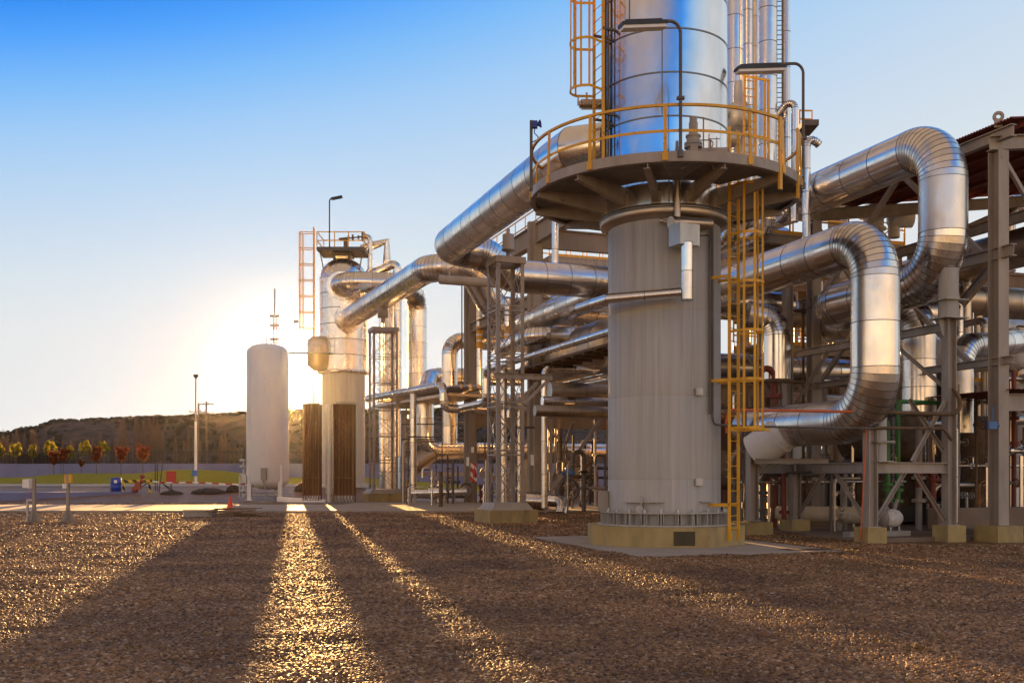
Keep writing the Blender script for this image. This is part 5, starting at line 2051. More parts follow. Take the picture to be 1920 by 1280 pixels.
# drum, barrier, red board, soil heaps and tripods beyond the road
Yd = 67.0
zd = lambda px: gz((px - CX) / F * Yd, Yd)
c_ = P(217.5, 890, Yd); c_.z = zd(217)
t = thing('waste_drum', c_, 'deep blue drum with a white label beside the striped barrier', 'drum')
b = MB()
b.lathe(c_, [(.02, 0), (.33, 0), (.34, .30), (.355, .32), (.34, .34), (.34, .62), (.355, .64), (.34, .66), (.33, .95), (.30, .97), (.02, .96)], 24)
b.build('drum_body', M['blue'], t)
b = MB()
b.box(c_ + Vector((.1, -.335, .72)), .2, .03, .2)
b.build('label_plate', M['white'], t)
st, _t, _b = new_mat('black_yellow_stripes')
wv = _t.nodes.new('ShaderNodeTexWave'); wv.inputs['Scale'].default_value = 1.05; wv.bands_direction = 'DIAGONAL'
tc_ = _t.nodes.new('ShaderNodeTexCoord')
_t.links.new(tc_.outputs['Object'], wv.inputs[0])
_t.links.new(cramp(_t, wv.outputs['Fac'], [(.49, (.015, .015, .015)), (.51, (.75, .50, .02))]), _b.inputs['Base Color'])
t = thing('barrier', P(256, 915, Yd), 'low black and yellow striped barrier beside the blue drum', 'barrier')
t.location.z = zd(256); WL[t] = Vector(t.location)
b = MB()
b.bar(P(229, 902, Yd), P(285, 901, Yd), .1, .17)
b.build('rail', st, t)
for px in (232, 281):
    b = MB()
    q = P(px, 902, Yd)
    b.bar(Vector((q.x, q.y, zd(px))), q - ZUP * .09, .13, .13)
    b.build('leg', st, t)
c_ = P(259, 918, Yd - 1); c_.z = zd(259)
b = MB()
b.box(c_ + ZUP * .45, .34, .3, .5)
b.lathe(c_ + Vector((.25, 0, .75)), [(.02, -.14), (.14, -.05), (.14, .1), (.02, .17)], 12)
b.lathe(c_ + Vector((-.2, 0, .2)), [(.02, -.2), (.2, -.15), (.22, .1), (.02, .25)], 12)
b.lathe(c_ + Vector((.28, 0, 1.0)), [(.02, -.1), (.17, -.02), (.16, .12), (.02, .2)], 12)
b.build('pump', paint('orange_red_pump', (.30, .06, .03), .5), label='small orange red pump in front of the striped barrier', cat='pump')
t = thing('notice_board', P(321, 918, Yd + 1), 'square red board on a thin post left of the white tank', 'sign board')
t.location.z = zd(321); WL[t] = Vector(t.location)
b = MB()
b.box(P(321, 893, Yd + 1), .64, .05, .70)
b.build('board', M['red'], t)
b = MB()
q = P(321, 893, Yd + 1.06)
b.bar(Vector((q.x, q.y, zd(321))), q, .05, .05)
b.build('post', M['iron'], t)
for k, (px, w, h_, lab) in enumerate(((322, 46, .25, 'low dark soil heap under the red board'), (392, 70, .35, 'long dark soil heap before the far road'), (438, 30, .5, 'dark soil heap touching the white tank legs'), (572, 42, .7, 'dark soil heap in the glare between tank and vaporisers'))):
    Y = 66.2 + .5 * k
    c_ = P(px, 890, Y); c_.z = gz(c_.x, Y)
    b = MB()
    rr = random.Random(k)
    wid = w / F * Y / 2
    n1, n2 = 18, 7
    vv = []
    for j in range(n2):
        f_ = j / (n2 - 1)
        for i in range(n1):
            a = 6.283 * i / n1
            rj = math.cos(f_ * 1.57)
            vv.append(c_ + Vector((math.cos(a) * wid * rj, math.sin(a) * wid * .6 * rj, -.03 + h_ * math.sin(f_ * 1.57) * rr.uniform(.75, 1.1))))
    b.add(vv, [(j * n1 + i, j * n1 + (i + 1) % n1, (j + 1) * n1 + (i + 1) % n1, (j + 1) * n1 + i) for j in range(n2 - 1) for i in range(n1)], 0, False)
    b.build('soil_heap', M['soil'], label=lab, cat='soil heap', group='soil heaps beyond the road')
t = thing('tripod', P(296, 920, Yd), 'tall pole tripod of thin dark poles beside the striped barrier', 'tripod')
t.location.z = zd(296); WL[t] = Vector(t.location)
for pxa, ya, pxb, yb in ((291, 870, 291, 920), (295, 870, 295, 920), (305, 870, 298, 922), (250, 921, 283, 902), (300, 903, 330, 922), (302, 903, 322, 922)):
    b = MB()
    b.cyl(P(pxa, ya, Yd + rng.uniform(-.4, .4)), P(pxb, yb, Yd + rng.uniform(-.4, .4)), .03, 6)
    b.build('pole', M['iron'], t)
for k, (pa, pb, lab) in enumerate((((286, 902), (460, 908), 'long drooping red and white hazard tape strung across to the white tank'), ((555, 908), (572, 902), 'short red tape scrap in the glare right of the white tank'))):
    b = MB()
    n = 14
    prev = None
    for i in range(n + 1):
        f_ = i / n
        q = P(pa[0] + (pb[0] - pa[0]) * f_, pa[1] + (pb[1] - pa[1]) * f_ + 4 * math.sin(f_ * 9.4) * (1 - f_) * .4, Yd - 1)
        if prev is not None:
            b.bar(prev, q, .012, .09, mi=i % 2)
        prev = q
    b.build('hazard_tape', [M['red'], M['white']], label=lab, cat='hazard tape', group='hazard tapes')
b = MB()
b.prism([(-60, 61.5), (-33, 61.6), (-24.5, 66.5), (-24.5, 66.9), (-60, 67)], -.4, .62)
b.build('basin_wall', M['shadewall'], label='low blue shaded concrete edge at the far left beyond the road', cat='wall')

# ------------------------------------------------------------------ pipes and plant under and behind the shed
def vpt(px, py, Y):
    return P(px, py, Y)


q = vpt(1722, 740, 29.2)
pipe_thing('insulated_pipe', [vpt(1690, 585, 30.5) + U * 4, vpt(1704, 588, 29.6), vpt(1722, 600, 29.2), Vector((q.x, q.y, 3.4))], .49, 'silver arched pipe coming down between the lower loop and the right frame post', [0, .5, .75, 0], CL, .9, 9, 30)
pipe_thing('insulated_pipe', [vpt(1400, 590, 31.5), vpt(1445, 600, 31.5), vpt(1455, 622, 31.4), vpt(1455, 712, 31.4)], .44, 'silver arched pipe behind the yellow ladder cage', [0, .5, .6, 0], CL, .9, 9, 28)
q = vpt(1345, 690, 34.0)
pipe_thing('insulated_pipe', [q - V * 2, q + V * 6.2], .50, 'level silver header pipe crossing behind the lower loop', 0, CL, 1.6, 9, 28)
q = vpt(1800, 720, 29.5)
pipe_thing('insulated_pipe', [vpt(1915, 640, 32), vpt(1862, 645, 30.5), vpt(1800, 648, 29.5), Vector((q.x, q.y, 2.9))], .36, 'silver elbow turning down just right of the tall right frame post', [0, .5, .72, 0], CL, .8, 9, 26)
q = vpt(1900, 468, 33)
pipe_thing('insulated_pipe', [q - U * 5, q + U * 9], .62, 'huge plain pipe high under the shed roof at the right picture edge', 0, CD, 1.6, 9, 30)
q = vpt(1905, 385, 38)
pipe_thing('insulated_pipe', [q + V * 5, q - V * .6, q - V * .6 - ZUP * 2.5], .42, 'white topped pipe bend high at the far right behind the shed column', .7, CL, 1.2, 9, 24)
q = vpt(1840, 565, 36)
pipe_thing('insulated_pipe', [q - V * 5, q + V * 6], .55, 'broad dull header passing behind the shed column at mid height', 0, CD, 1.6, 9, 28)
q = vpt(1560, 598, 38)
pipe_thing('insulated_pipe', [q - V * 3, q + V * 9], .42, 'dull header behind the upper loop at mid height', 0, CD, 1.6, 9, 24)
q = vpt(1790, 795, 26.9)
pipe_thing('drop_pipe', [q - V * .9, q, Vector((q.x, q.y, .45))], .085, 'slim bright drain pipe standing right of the tall right frame post', .18, CL, 1.2, 20, 14)
q = vpt(1800, 570, 30)
pipe_thing('drop_pipe', [q - V * .7, q, q - ZUP * 2.2], .09, 'short bright vertical pipe between the frame post and the shed column', .15, CL, .8, 20, 14)
b = MB()
b.tube([vpt(1366, 768, 24.3), vpt(1500, 770, 24.7), vpt(1626, 772, 25.0), vpt(1634, 776, 25.0)], .035, 8, bend=.05)
b.tube([vpt(1626, 773, 24.98), vpt(1622, 850, 24.98), vpt(1615, 985, 24.98), vpt(1612, 1012, 24.98)], .02, 6, bend=.05)
b.tube([vpt(1366, 768, 24.3), vpt(1361, 790, 24.2), vpt(1362, 812, 24.2)], .03, 6, bend=.1)
b.build('orange_conduit', M['orange_line'], label='orange conduit running from the yellow ladder to the front frame post and down', cat='conduit')
b = MB()
b.tube([vpt(1630, 772, 25.1), vpt(1780, 776, 25.8), vpt(1800, 772, 25.9), vpt(1799, 745, 25.9), vpt(1786, 728, 25.9)], .05, 8, bend=.3)
b.tube([vpt(1640, 802, 25.0), vpt(1770, 803, 25.7), vpt(1784, 825, 25.8)], .04, 8, bend=.2)
b.build('brown_conduit', M['brown'], label='pair of brown conduits along the right frame bay curling up beside its post', cat='conduit')
b = MB()
for px, w in ((1825, .36), (1842, .30)):
    c_ = P(px, 890, 31.5)
    b.lathe(Vector((c_.x, c_.y, 0)), [(w * .8, .5), (w, .55), (w * 1.04, 1.2), (w * .97, 2.0), (w * 1.05, 2.6), (w, 3.4), (w * .7, 3.5)], 20)
b.build('lagged_columns', M['brown'], label='pair of brown lagged upright cylinders left of the shed column', cat='lagged cylinders')
for px, py, lab in ((1804, 928, 'left pale handwheel below the brown lagged cylinders'), (1822, 929, 'right pale handwheel below the brown lagged cylinders')):
    c_ = P(px, py, 30.8)
    b = MB()
    b.lathe(c_, [(.085, -.01), (.10, 0), (.085, .01), (.075, 0), (.085, -.01)], 18, axis=(0, -1, 0))
    for a in (0, 1.57):
        b.cyl(c_ - Vector((math.cos(a), 0, math.sin(a))) * .08, c_ + Vector((math.cos(a), 0, math.sin(a))) * .08, .01, 5)
    b.cyl(c_, c_ + Vector((0, .35, 0)), .02, 6)
    b.cyl(c_ + Vector((0, .35, -.75)), c_ + Vector((0, .35, .1)), .05, 8)
    b.build('handwheel', M['galv'], label=lab, cat='handwheel', group='handwheels under the shed')
# low horizontal drum and small round vessel
c_ = P(1452, 962, 30.5); c2 = P(1612, 966, 29.0)
t = thing('horizontal_drum', Vector((c_.x, c_.y, 0)), 'long low cream drum lying behind the left bay of the steel frame', 'drum')
b = MB()
d_ = (c2 - c_).normalized(); d_.z = 0
b.lathe(c_, [(.02, 0), (.14, .03), (.21, .1), (.235, .2), (.235, 2.6), (.02, 2.65)], 24, axis=d_)
b.build('shell', paint('cream_paint', (.50, .42, .30), .45), t)
for k in (.25, 1.9):
    b = MB()
    b.box(c_ + d_ * k - ZUP * .33, .15, .3, .3)
    b.build('saddle', ST, t)
b = MB()
for k in (1.95, 2.2):
    b.box(c_ + d_ * k + Vector((-.02, -.25, -.02)), .12, .04, .16)
b.build('name_plate', M['galv'], t)
c_ = P(1671, 971, 27.2)
t = thing('round_vessel', Vector((c_.x, c_.y, 0)), 'small round pale vessel with bolted flange behind the right frame bay', 'vessel')
b = MB()
b.lathe(c_ - V * .22, [(.02, -.05), (.14, 0), (.22, .10), (.25, .25), (.22, .40), (.14, .5), (.02, .55)], 24, axis=V)
b.build('shell', M['white'], t)
b = MB()
b.lathe(c_ - V * .34, [(.02, 0), (.26, 0), (.26, .06), (.14, .08), (.14, .14)], 20, axis=V)
b.cyl(c_ + V * .1 + ZUP * .2, c_ + V * .2 + ZUP * .5, .05, 10)
b.cyl(c_ - V * .1 + ZUP * .2, c_ - V * .22 + ZUP * .34, .06, 10)
b.build('flange', M['steel'], t)
for dx_ in (-.02, .26):
    b = MB()
    b.cyl(c_ + V * dx_ - ZUP * .2, Vector((c_.x, c_.y, .12)) + V * dx_, .025, 8)
    b.build('leg', M['white'], t)
# green pipes
for k, (px, yt) in enumerate(((1684, 752), (1665, 790))):
    c_ = P(px, yt, 28.2)
    b = MB()
    b.tube([c_ + V * (1.6 if k == 0 else .3) + U * (.2 if k == 0 else 2), c_, Vector((c_.x, c_.y, .95))], .06, 10, bend=.1)
    for z in (.95, 1.25, 1.4):
        b.cyl(Vector((c_.x, c_.y, z)), Vector((c_.x, c_.y, z + .08)), .14, 14)
    b.build('green_pipe', M['green'], label=('taller' if k == 0 else 'shorter') + ' bright green pipe standing in the right bay of the steel frame', cat='pipe', group='green pipes')
# kerb and skid
b = MB()
b.box(SH + V * 6 + U * 1.2 + ZUP * .55, 14, .35, .55, R(19.5))
b.build('skid_beam', M['plant_floor'], label='long pale skid beam on the floor behind the shed columns', cat='skid')
b = MB()
b.box(FA1.lerp(FA2, .45) + U * 1.1 + ZUP * .17, 1.9, .3, .14, R(19.5))
b.build('floor_kerb', M['conc'], label='low pale kerb between the two front frame footings', cat='kerb')


# compressor sets under the shed
def compressor(c, label, rot, colmat):
    t = thing('compressor', c, label, 'compressor', 'compressor sets under the shed')
    X = Vector((math.cos(rot), math.sin(rot), 0)); Y_ = Vector((-X.y, X.x, 0))

    def pt(x, y, z):
        return c + X * x + Y_ * y + ZUP * z
    b = MB()
    b.bar(pt(-2.2, 0, .35), pt(2.2, 0, .35), 1.6, .5)
    b.build('skid', M['steel_dk'], t)
    b = MB()
    b.bar(pt(-1.8, 0, 1.2), pt(.6, 0, 1.2), 1.1, 1.2)
    b.bar(pt(-1.7, 0, 1.95), pt(.5, 0, 1.95), .7, .35)
    for k in range(6):
        b.cyl(pt(-1.5 + k * .36, -.5, 1.5), pt(-1.5 + k * .36, -.8, 1.85), .13, 10)
        b.cyl(pt(-1.5 + k * .36, .5, 1.5), pt(-1.5 + k * .36, .8, 1.85), .13, 10)
    b.build('engine_block', colmat, t)
    b = MB()
    for sg in (-1, 1):
        b.cyl(pt(1.2, .2 * sg, 1.1), pt(1.2, 1.6 * sg, 1.1), .36, 20)
        b.cyl(pt(1.2, 1.6 * sg, 1.1), pt(1.2, 1.72 * sg, 1.1), .44, 20)
        b.cyl(pt(1.2, .9 * sg, 1.4), pt(1.2, .9 * sg, 2.3), .16, 14)
    b.build('cylinder', M['steel'], t)
    b = MB()
    b.lathe(pt(.75, 0, 1.2), [(.02, 0), (.6, 0), (.65, .04), (.65, .16), (.6, .2), (.02, .2)], 28, axis=X)
    b.build('flywheel', M['red'], t)
    b = MB()
    b.tube([pt(-1.2, 0, 2.1), pt(-1.2, 0, 3.3), pt(.4, 0, 3.4), pt(1.2, .4, 3.4)], .16, 14, bend=.3)
    b.cyl(pt(.6, -.9, 2.45), pt(2.0, -.9, 2.45), .3, 18)
    b.build('manifold', M['clad_dull'], t)
    return t


for k, (px, Y, lab, mt) in enumerate(((1530, 37, 'dark compressor set with red flywheel deep behind the left frame bay', M['steel_dk']), (1700, 34, 'brown compressor set deep behind the right frame bay', M['brown']),
                                      (1830, 37, 'dark compressor set behind the brown lagged cylinders', M['steel_dk']), (1930, 33, 'pale compressor set cut by the right picture edge', M['white']), (1440, 39, 'dull red compressor set behind the yellow ladder foot', M['redlead']))):
    c_ = P(px, 890, Y); c_.z = .11
    compressor(c_, lab, R(19.5 + 12 * (k % 3)), mt)
# big round drums in the dark
for px, py, Y, r_, ln, lab, mt in ((1690, 815, 33, .85, 2.2, 'big dull round drum end behind the crossed braces', 'brown'), (1905, 655, 33, .62, 3.0, 'white round drum under the shed at the right picture edge', 'white'),
                                   (1905, 878, 31, .50, 2.5, 'white low drum with a bolted cover right of the shed column', 'white'), (1590, 615, 39, .7, 2.5, 'dark red round drum under the upper loop', 'redlead'),
                                   (1400, 880, 36, .7, 3.0, 'brown low drum just right of the yellow ladder', 'brown')):
    c_ = P(px, py, Y)
    t = thing('drum_vessel', Vector((c_.x, c_.y, .11)), lab, 'vessel', 'round drums in the shade')
    ax = (U * .8 - V * .2).normalized() if px != 1590 else V
    b = MB()
    b.lathe(c_ - ax * .3, [(.02, -.28), (r_ * .5, -.22), (r_ * .85, -.08), (r_, .1), (r_, ln)], 32, axis=ax)
    b.build('shell', M[mt], t)
    b = MB()
    b.lathe(c_, [(r_, 0), (r_ + .09, 0), (r_ + .09, .1), (r_, .1)], 32, axis=ax)
    for a in range(0, 360, 20):
        e_ = V * math.cos(R(a)) + ZUP * math.sin(R(a))
        b.cyl(c_ + e_ * (r_ + .05) - ax * .04, c_ + e_ * (r_ + .05) + ax * .14, .025, 6)
    b.build('flange', M['steel'], t)
    for k in (.3, ln - .4):
        b = MB()
        q = c_ + ax * k
        b.bar(Vector((q.x, q.y, .1)), q - ZUP * (r_ * .8), .9 * r_, .25, ax)
        b.build('saddle', M['steel_dk'], t)

# mezzanines with yellow rails
def mezz(p, wid, dep, z, label, nposts, rail=True):
    t = thing('mezzanine', Vector((p.x, p.y, z)), label, 'mezzanine', 'steel mezzanines with yellow rails')
    b = MB()
    q = Vector((p.x, p.y, z))
    b.bar(q + U * dep / 2, q + V * wid + U * dep / 2, dep, .07)
    b.bar(q - ZUP * .17 + U * .1, q + V * wid - ZUP * .17 + U * .1, .14, .26)
    b.bar(q - ZUP * .17 + U * (dep - .1), q + V * wid - ZUP * .17 + U * (dep - .1), .14, .26)
    b.build('deck', M['steel'], t)
    for i in range(4):
        b = MB()
        c2 = q + V * (.15 + (wid - .3) * (i % 2)) + U * (.15 if i < 2 else dep - .15)
        b.bar(Vector((c2.x, c2.y, .1)), c2 - ZUP * .3, .18, .18)
        b.build('leg', M['steel'], t)
    b = MB()
    for u_ in (0.03, dep - .03):
        for zz_ in (.55, 1.08):
            b.bar(q + U * u_ + ZUP * zz_, q + V * wid + U * u_ + ZUP * zz_, .045, .05)
        for i in range(nposts):
            c2 = q + U * u_ + V * (wid * i / (nposts - 1))
            b.bar(c2, c2 + ZUP * 1.1, .05, .05)
        b.bar(q + U * u_ + ZUP * .08, q + V * wid + U * u_ + ZUP * .08, .012, .14)
    b.build('railing', M['yellow'], t)
    return t


mezz(vpt(1425, 436, 34.5), 6.0, 1.6, vpt(1425, 436, 34.5).z, 'upper yellow railed deck with valves seen under the shed roof against the sky', 6)
mezz(vpt(1425, 645, 37), 6.0, 1.8, vpt(1425, 645, 37).z, 'middle yellow railed deck behind the two silver loops', 9)
mezz(vpt(1780, 715, 33.5), 4.5, 1.6, vpt(1780, 715, 33.5).z, 'lower yellow railed deck at the shed column', 6)
mezz(vpt(1045, 590, 60), 5.5, 1.8, vpt(1045, 590, 60).z, 'orange lit railed deck in the rack left of the big column', 8)
mezz(vpt(1040, 735, 62), 6, 1.8, vpt(1040, 735, 62).z, 'low railed deck glowing in the sun behind the stacked pipes', 8)
mezz(vpt(1030, 480, 56), 7, 1.8, vpt(1030, 480, 56).z, 'high railed deck in the rack under the ring platform', 8)
# big valves on the upper deck
for px, lab in ((1638, 'pale flanged valve on the upper deck left of the upper loop'), (1676, 'round ended pale valve on the upper deck touching the upper loop')):
    c_ = vpt(px, 446, 35.6)
    b = MB()
    if px == 1638:
        b.lathe(c_, [(.3, 0), (.3, .25), (.42, .26), (.42, .34), (.34, .36), (.34, .7), (.5, .72), (.5, .82), (.36, .84), (.36, 1.1)], 24)
    else:
        b.lathe(c_ + ZUP * .7 - V * .1, [(.02, -.1), (.3, -.08), (.36, 0), (.36, .7), (.02, .75)], 22, axis=(V - U * .4))
        b.cyl(c_, c_ + ZUP * .7, .2, 14)
        b.lathe(c_ + ZUP * .3 - V * .45, [(.2, -.015), (.22, 0), (.2, .015), (.18, 0), (.2, -.015)], 16, axis=(-.5, -1, 0))
    b.build('deck_valve', M['white'], label=lab, cat='valve', group='valves on the upper deck')

# dark corrugated back wall of the compressor hall and a brown block beyond the rack
M['corr'], _t, _b = new_mat('brown_corrugated_wall')
_b.inputs['Base Color'].default_value = (.085, .045, .028, 1)
_b.inputs['Roughness'].default_value = .65
b = MB()
h0 = vpt(1395, 890, 52); h0.z = 0
npn = 160
front = []
for k in range(npn + 1):
    p = h0 + V * (32.0 * k / npn) - U * (.08 if k % 2 else 0)
    front.append(p)
for za, zb_ in ((0, 7.0),):
    b.add([p + ZUP * za for p in front] + [p + ZUP * zb_ for p in front], [(i, i + 1, npn + 2 + i, npn + 1 + i) for i in range(npn)])
b.bar(h0 + U * 4 + ZUP * 3.5, h0 + U * 4 + V * 32 + ZUP * 3.5, 7.8, 6.98)
b.build('compressor_hall', M['corr'], label='long low brown corrugated hall far behind the shed', cat='hall')
# air cooler bank on legs in front of the hall
M['cooler'] = paint('brown_cooler_casing', (0.17, 0.105, 0.06), 0.6, 0.25, 1.2, (1, 1, 0.3))
k0 = vpt(1440, 890, 47); k0.z = 0
t = thing('air_cooler', k0, 'long brown air cooler bank on legs rising behind the shed', 'air cooler')
b = MB()
b.bar(k0 + V * 0 + ZUP * 10.6, k0 + V * 26 + ZUP * 10.6, 4.0, 1.6)
for k in range(14):
    b.bar(k0 + V * (k * 2.0) - U * 2.03 + ZUP * 9.8, k0 + V * (k * 2.0) - U * 2.03 + ZUP * 11.4, .14, .10, V)
b.bar(k0 - U * 2.04 + ZUP * 11.35, k0 + V * 26 - U * 2.04 + ZUP * 11.35, .1, .14)
b.bar(k0 - U * 2.04 + ZUP * 9.85, k0 + V * 26 - U * 2.04 + ZUP * 9.85, .1, .14)
b.build('casing', M['cooler'], t)
for k in range(6):
    b = MB()
    q = k0 + V * (2.2 + 4.3 * k)
    b.lathe(q + ZUP * 8.9, [(1.55, 0), (1.5, .4), (1.7, .9)], 28)
    b.lathe(q + ZUP * 9.1, [(.02, 0), (.25, .02), (.25, .3), (.02, .32)], 12)
    for a in range(4):
        e_ = Vector((math.cos(a * 1.57 + .4), math.sin(a * 1.57 + .4), 0))
        b.bar(q + ZUP * 9.25, q + e_ * 1.4 + ZUP * 9.3, .22, .03)
    b.build('fan_ring', M['steel_dk'], t)
for k in range(7):
    for u_ in (-1.9, 1.9):
        b = MB()
        q = k0 + V * (.1 + 4.3 * k) + U * u_
        b.bar(q, q + ZUP * 9.8, .26, .26)
        b.build('leg', M['steel'], t)
b = MB()
for k in range(8):
    q = k0 - U * (2.5 + .0 * k) + V * (1 + 3.2 * k)
    b.tube([q + ZUP * 8.0, q + ZUP * 10.3, q + ZUP * 10.3 + U * .6], .13, 10, bend=.25)
b.tube([k0 - U * 2.5 + ZUP * 8.0, k0 - U * 2.5 + V * 26 + ZUP * 8.0], .28, 14)
b.build('header', M['clad_dull'], t)
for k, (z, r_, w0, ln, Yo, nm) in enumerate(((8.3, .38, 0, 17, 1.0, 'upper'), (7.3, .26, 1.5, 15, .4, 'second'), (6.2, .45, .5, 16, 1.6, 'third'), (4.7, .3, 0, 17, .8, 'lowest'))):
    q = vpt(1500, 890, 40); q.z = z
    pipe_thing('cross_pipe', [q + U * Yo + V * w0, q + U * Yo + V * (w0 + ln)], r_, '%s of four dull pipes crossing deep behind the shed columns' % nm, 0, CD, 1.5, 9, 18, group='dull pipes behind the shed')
for k, (px, py, Y, r_) in enumerate(((1812, 520, 35, .16), (1846, 600, 34, .12), (1832, 480, 36, .2))):
    q = vpt(px, py, Y)
    pipe_thing('drop_pipe', [q + U * 2, q, Vector((q.x, q.y, 3.0))], r_, '%s vertical pipe in the gap between the upper loop and the shed column' % ('stout', 'thin', 'stoutest')[k], r_ * 2, CD, 1.2, 20, 16, group='vertical pipes in the gap')
for k, (px, py, pxb, pyb, Y) in enumerate(((1700, 480, 1860, 410, 33), (1700, 540, 1862, 480, 34), (1790, 585, 1860, 500, 31))):
    b = MB()
    b.ibeam(vpt(px, py, Y), vpt(pxb, pyb, Y - 2), .15, .26, t=.02)
    b.build('beam', ST, shed)
# low weeds, one bigger stone
M['weed'] = paint('dry_weed', (.16, .10, .02), .8)
b = MB()
rw_ = random.Random(8)
for px, py, n in ((1660, 1212, 26), (1712, 1226, 22), (1640, 1196, 16), (1745, 1205, 14), (1560, 1150, 14), (1610, 1165, 10), (255, 1225, 20), (1320, 1265, 8), (1790, 1245, 12), (905, 1262, 10)):
    q = G(px, py)
    for k in range(n):
        o = q + Vector((rw_.uniform(-.12, .12), rw_.uniform(-.12, .12), 0))
        tip = o + Vector((rw_.uniform(-.06, .06), rw_.uniform(-.06, .06), rw_.uniform(.04, .10)))
        s_ = Vector((rw_.uniform(-1, 1), rw_.uniform(-1, 1), 0)).normalized() * .010
        b.add([o - s_, o + s_, tip + s_ * .6, tip - s_ * .6], [(0, 1, 2, 3)])
b.build('weeds', M['weed'], kind='stuff', origin=(0, 0, 0))
b = MB()
q = G(1434, 1197)
b.lathe(q - ZUP * .02, [(.02, 0), (.055, .01), (.07, .05), (.05, .09), (.012, .11)], 9)
b.build('stone', paint('brown_stone', (.16, .075, .04), .7), label='lone larger brown stone on the gravel in front of the plinth', cat='stone')

for k, (px, Y, wpx, ytop, lab, mt) in enumerate(((1085, 66, 60, 838, 'beige gabled shelter glowing between the rack and the big column', 'conc'), (985, 70, 40, 850, 'small beige gabled shelter behind the near lattice tower', 'conc'))):
    c_ = P(px, 890, Y); c_.z = .1
    w = wpx / F * Y / 2
    h_ = EYEZ(ytop, Y)
    t = thing('equipment_shelter', c_, lab, 'shelter', 'gabled shelters behind the rack')
    b = MB()
    b.add([c_ + Vector((sx * w, y, z)) for y in (0, 4) for sx, z in ((-1, 0), (1, 0), (1, h_ * .72), (0, h_), (-1, h_ * .72))],
          [(0, 1, 2, 3, 4), (9, 8, 7, 6, 5), (0, 4, 9, 5), (1, 6, 7, 2)])
    b.build('wall', M[mt], t)
    b = MB()
    for sg in (-1, 1):
        b.plate([c_ + Vector((0, -.2, h_ + .06)), c_ + Vector((sg * (w + .2), -.2, h_ * .72 + .02)), c_ + Vector((sg * (w + .2), 4.2, h_ * .72 + .02)), c_ + Vector((0, 4.2, h_ + .06))], .06)
    b.build('roof', M['steel_dk'], t)

# ------------------------------------------------------------------ small pipework, generated in bays with a name for each
BAYS_R = [(1392, 1412, 'just right of the yellow ladder foot'), (1424, 1474, 'in the narrow bay left of the inner frame post'), (1497, 1612, 'behind the left bay of the steel frame'),
          (1645, 1762, 'behind the right bay of the steel frame'), (1790, 1858, 'between the steel frame and the shed column'), (1890, 1935, 'right of the shed column')]
BAYS_L = [(752, 775, 'left of the standing drop pipe'), (784, 870, 'under the left end of the rack'), (905, 925, 'between the dark bin and the near tower'), (940, 978, 'behind the near lattice tower'),
          (1030, 1085, 'behind the silver ground tee'), (1086, 1135, 'just left of the big column foot')]
KIND = [('rusty', 'brown'), ('rusty', 'brown'), ('silver', 'clad'), ('grey', 'steel'), ('dark', 'steel_dk'), ('dark', 'steel_dk'), ('red brown', 'redlead'), ('dull', 'clad_dull'), ('bronze', 'bronze')]
M['bronze'] = paint('bronze_tone_pipe', (.30, .15, .06), .4, metal=.7)
rs = random.Random(99)
seen = set()


def small_pipes(bays, Ya, Yb, n, yr, group):
    for (x0, x1, where) in bays:
        for k in range(n):
            cname, mt = rs.choice(KIND if group.endswith('shed') else [k_ for k_ in KIND if k_[1] != 'redlead'])
            Y = rs.uniform(Ya, Yb)
            px = rs.uniform(x0, x1)
            r_ = rs.choice([.03, .04, .05, .07, .1])
            size = 'thin' if r_ < .05 else ('slim' if r_ < .08 else 'stout')
            shape = rs.choice(['upright', 'upright', 'level', 'bent', 'hooked'] if group.endswith('shed') else ['upright', 'upright', 'bent', 'hooked'])
            ht = rs.choice(['low', 'tall', 'mid'])
            lab = '%s %s %s pipe, %s, %s' % (ht, size, shape, cname, where)
            if lab in seen:
                continue
            seen.add(lab)
            ytop = {'low': rs.uniform(880, 915), 'tall': rs.uniform(yr[0], yr[0] + 60), 'mid': rs.uniform(yr[0] + 60, 880)}[ht]
            c_ = P(px, ytop, Y)
            foot = Vector((c_.x, c_.y, .11))
            wv_ = rs.uniform(.6, 2.2)
            b = MB()
            if shape == 'upright':
                pts = [c_, foot]
            elif shape == 'level':
                pts = [c_ - V * wv_, c_ + V * wv_, c_ + V * (wv_ + .01) + U * .1]
            elif shape == 'bent':
                pts = [c_ + V * wv_, c_, foot]
            else:
                pts = [c_ - V * .5 - ZUP * .5, c_ - V * .5, c_, foot]
            b.tube(pts, r_, 8, bend=r_ * 3)
            for j in range(rs.randrange(1, 4)):
                f_ = rs.uniform(.15, .85)
                p0_, p1_ = pts[-2], pts[-1]
                if shape == 'level':
                    p0_, p1_ = pts[0], pts[1]
                q = p0_.lerp(p1_, f_)
                d_ = (p1_ - p0_).normalized()
                b.cyl(q - d_ * .05, q + d_ * .05, r_ * 2.1, 10)
                if rs.random() < .5:
                    e_ = V if abs(d_.z) > .5 else ZUP
                    b.cyl(q, q + e_ * .25, r_ * .5, 6)
                    b.lathe(q + e_ * .25, [(.10, -.01), (.12, 0), (.10, .01), (.09, 0), (.10, -.01)], 12, axis=e_)
            if shape == 'level':
                b.bar(Vector((c_.x, c_.y, .1)), c_ - ZUP * r_, .07, .07)
            b.build('small_pipe', M[mt], label=lab, cat='pipe', group=group)


small_pipes(BAYS_R, 28.5, 34, 9, (690, 900), 'small pipes under the shed')
small_pipes(BAYS_R[1:], 33, 44, 7, (560, 900), 'small pipes under the shed')
small_pipes(BAYS_L, 50, 62, 8, (800, 900), 'small pipes under the rack')
small_pipes(BAYS_L[3:], 42, 56, 6, (760, 900), 'small pipes under the rack')

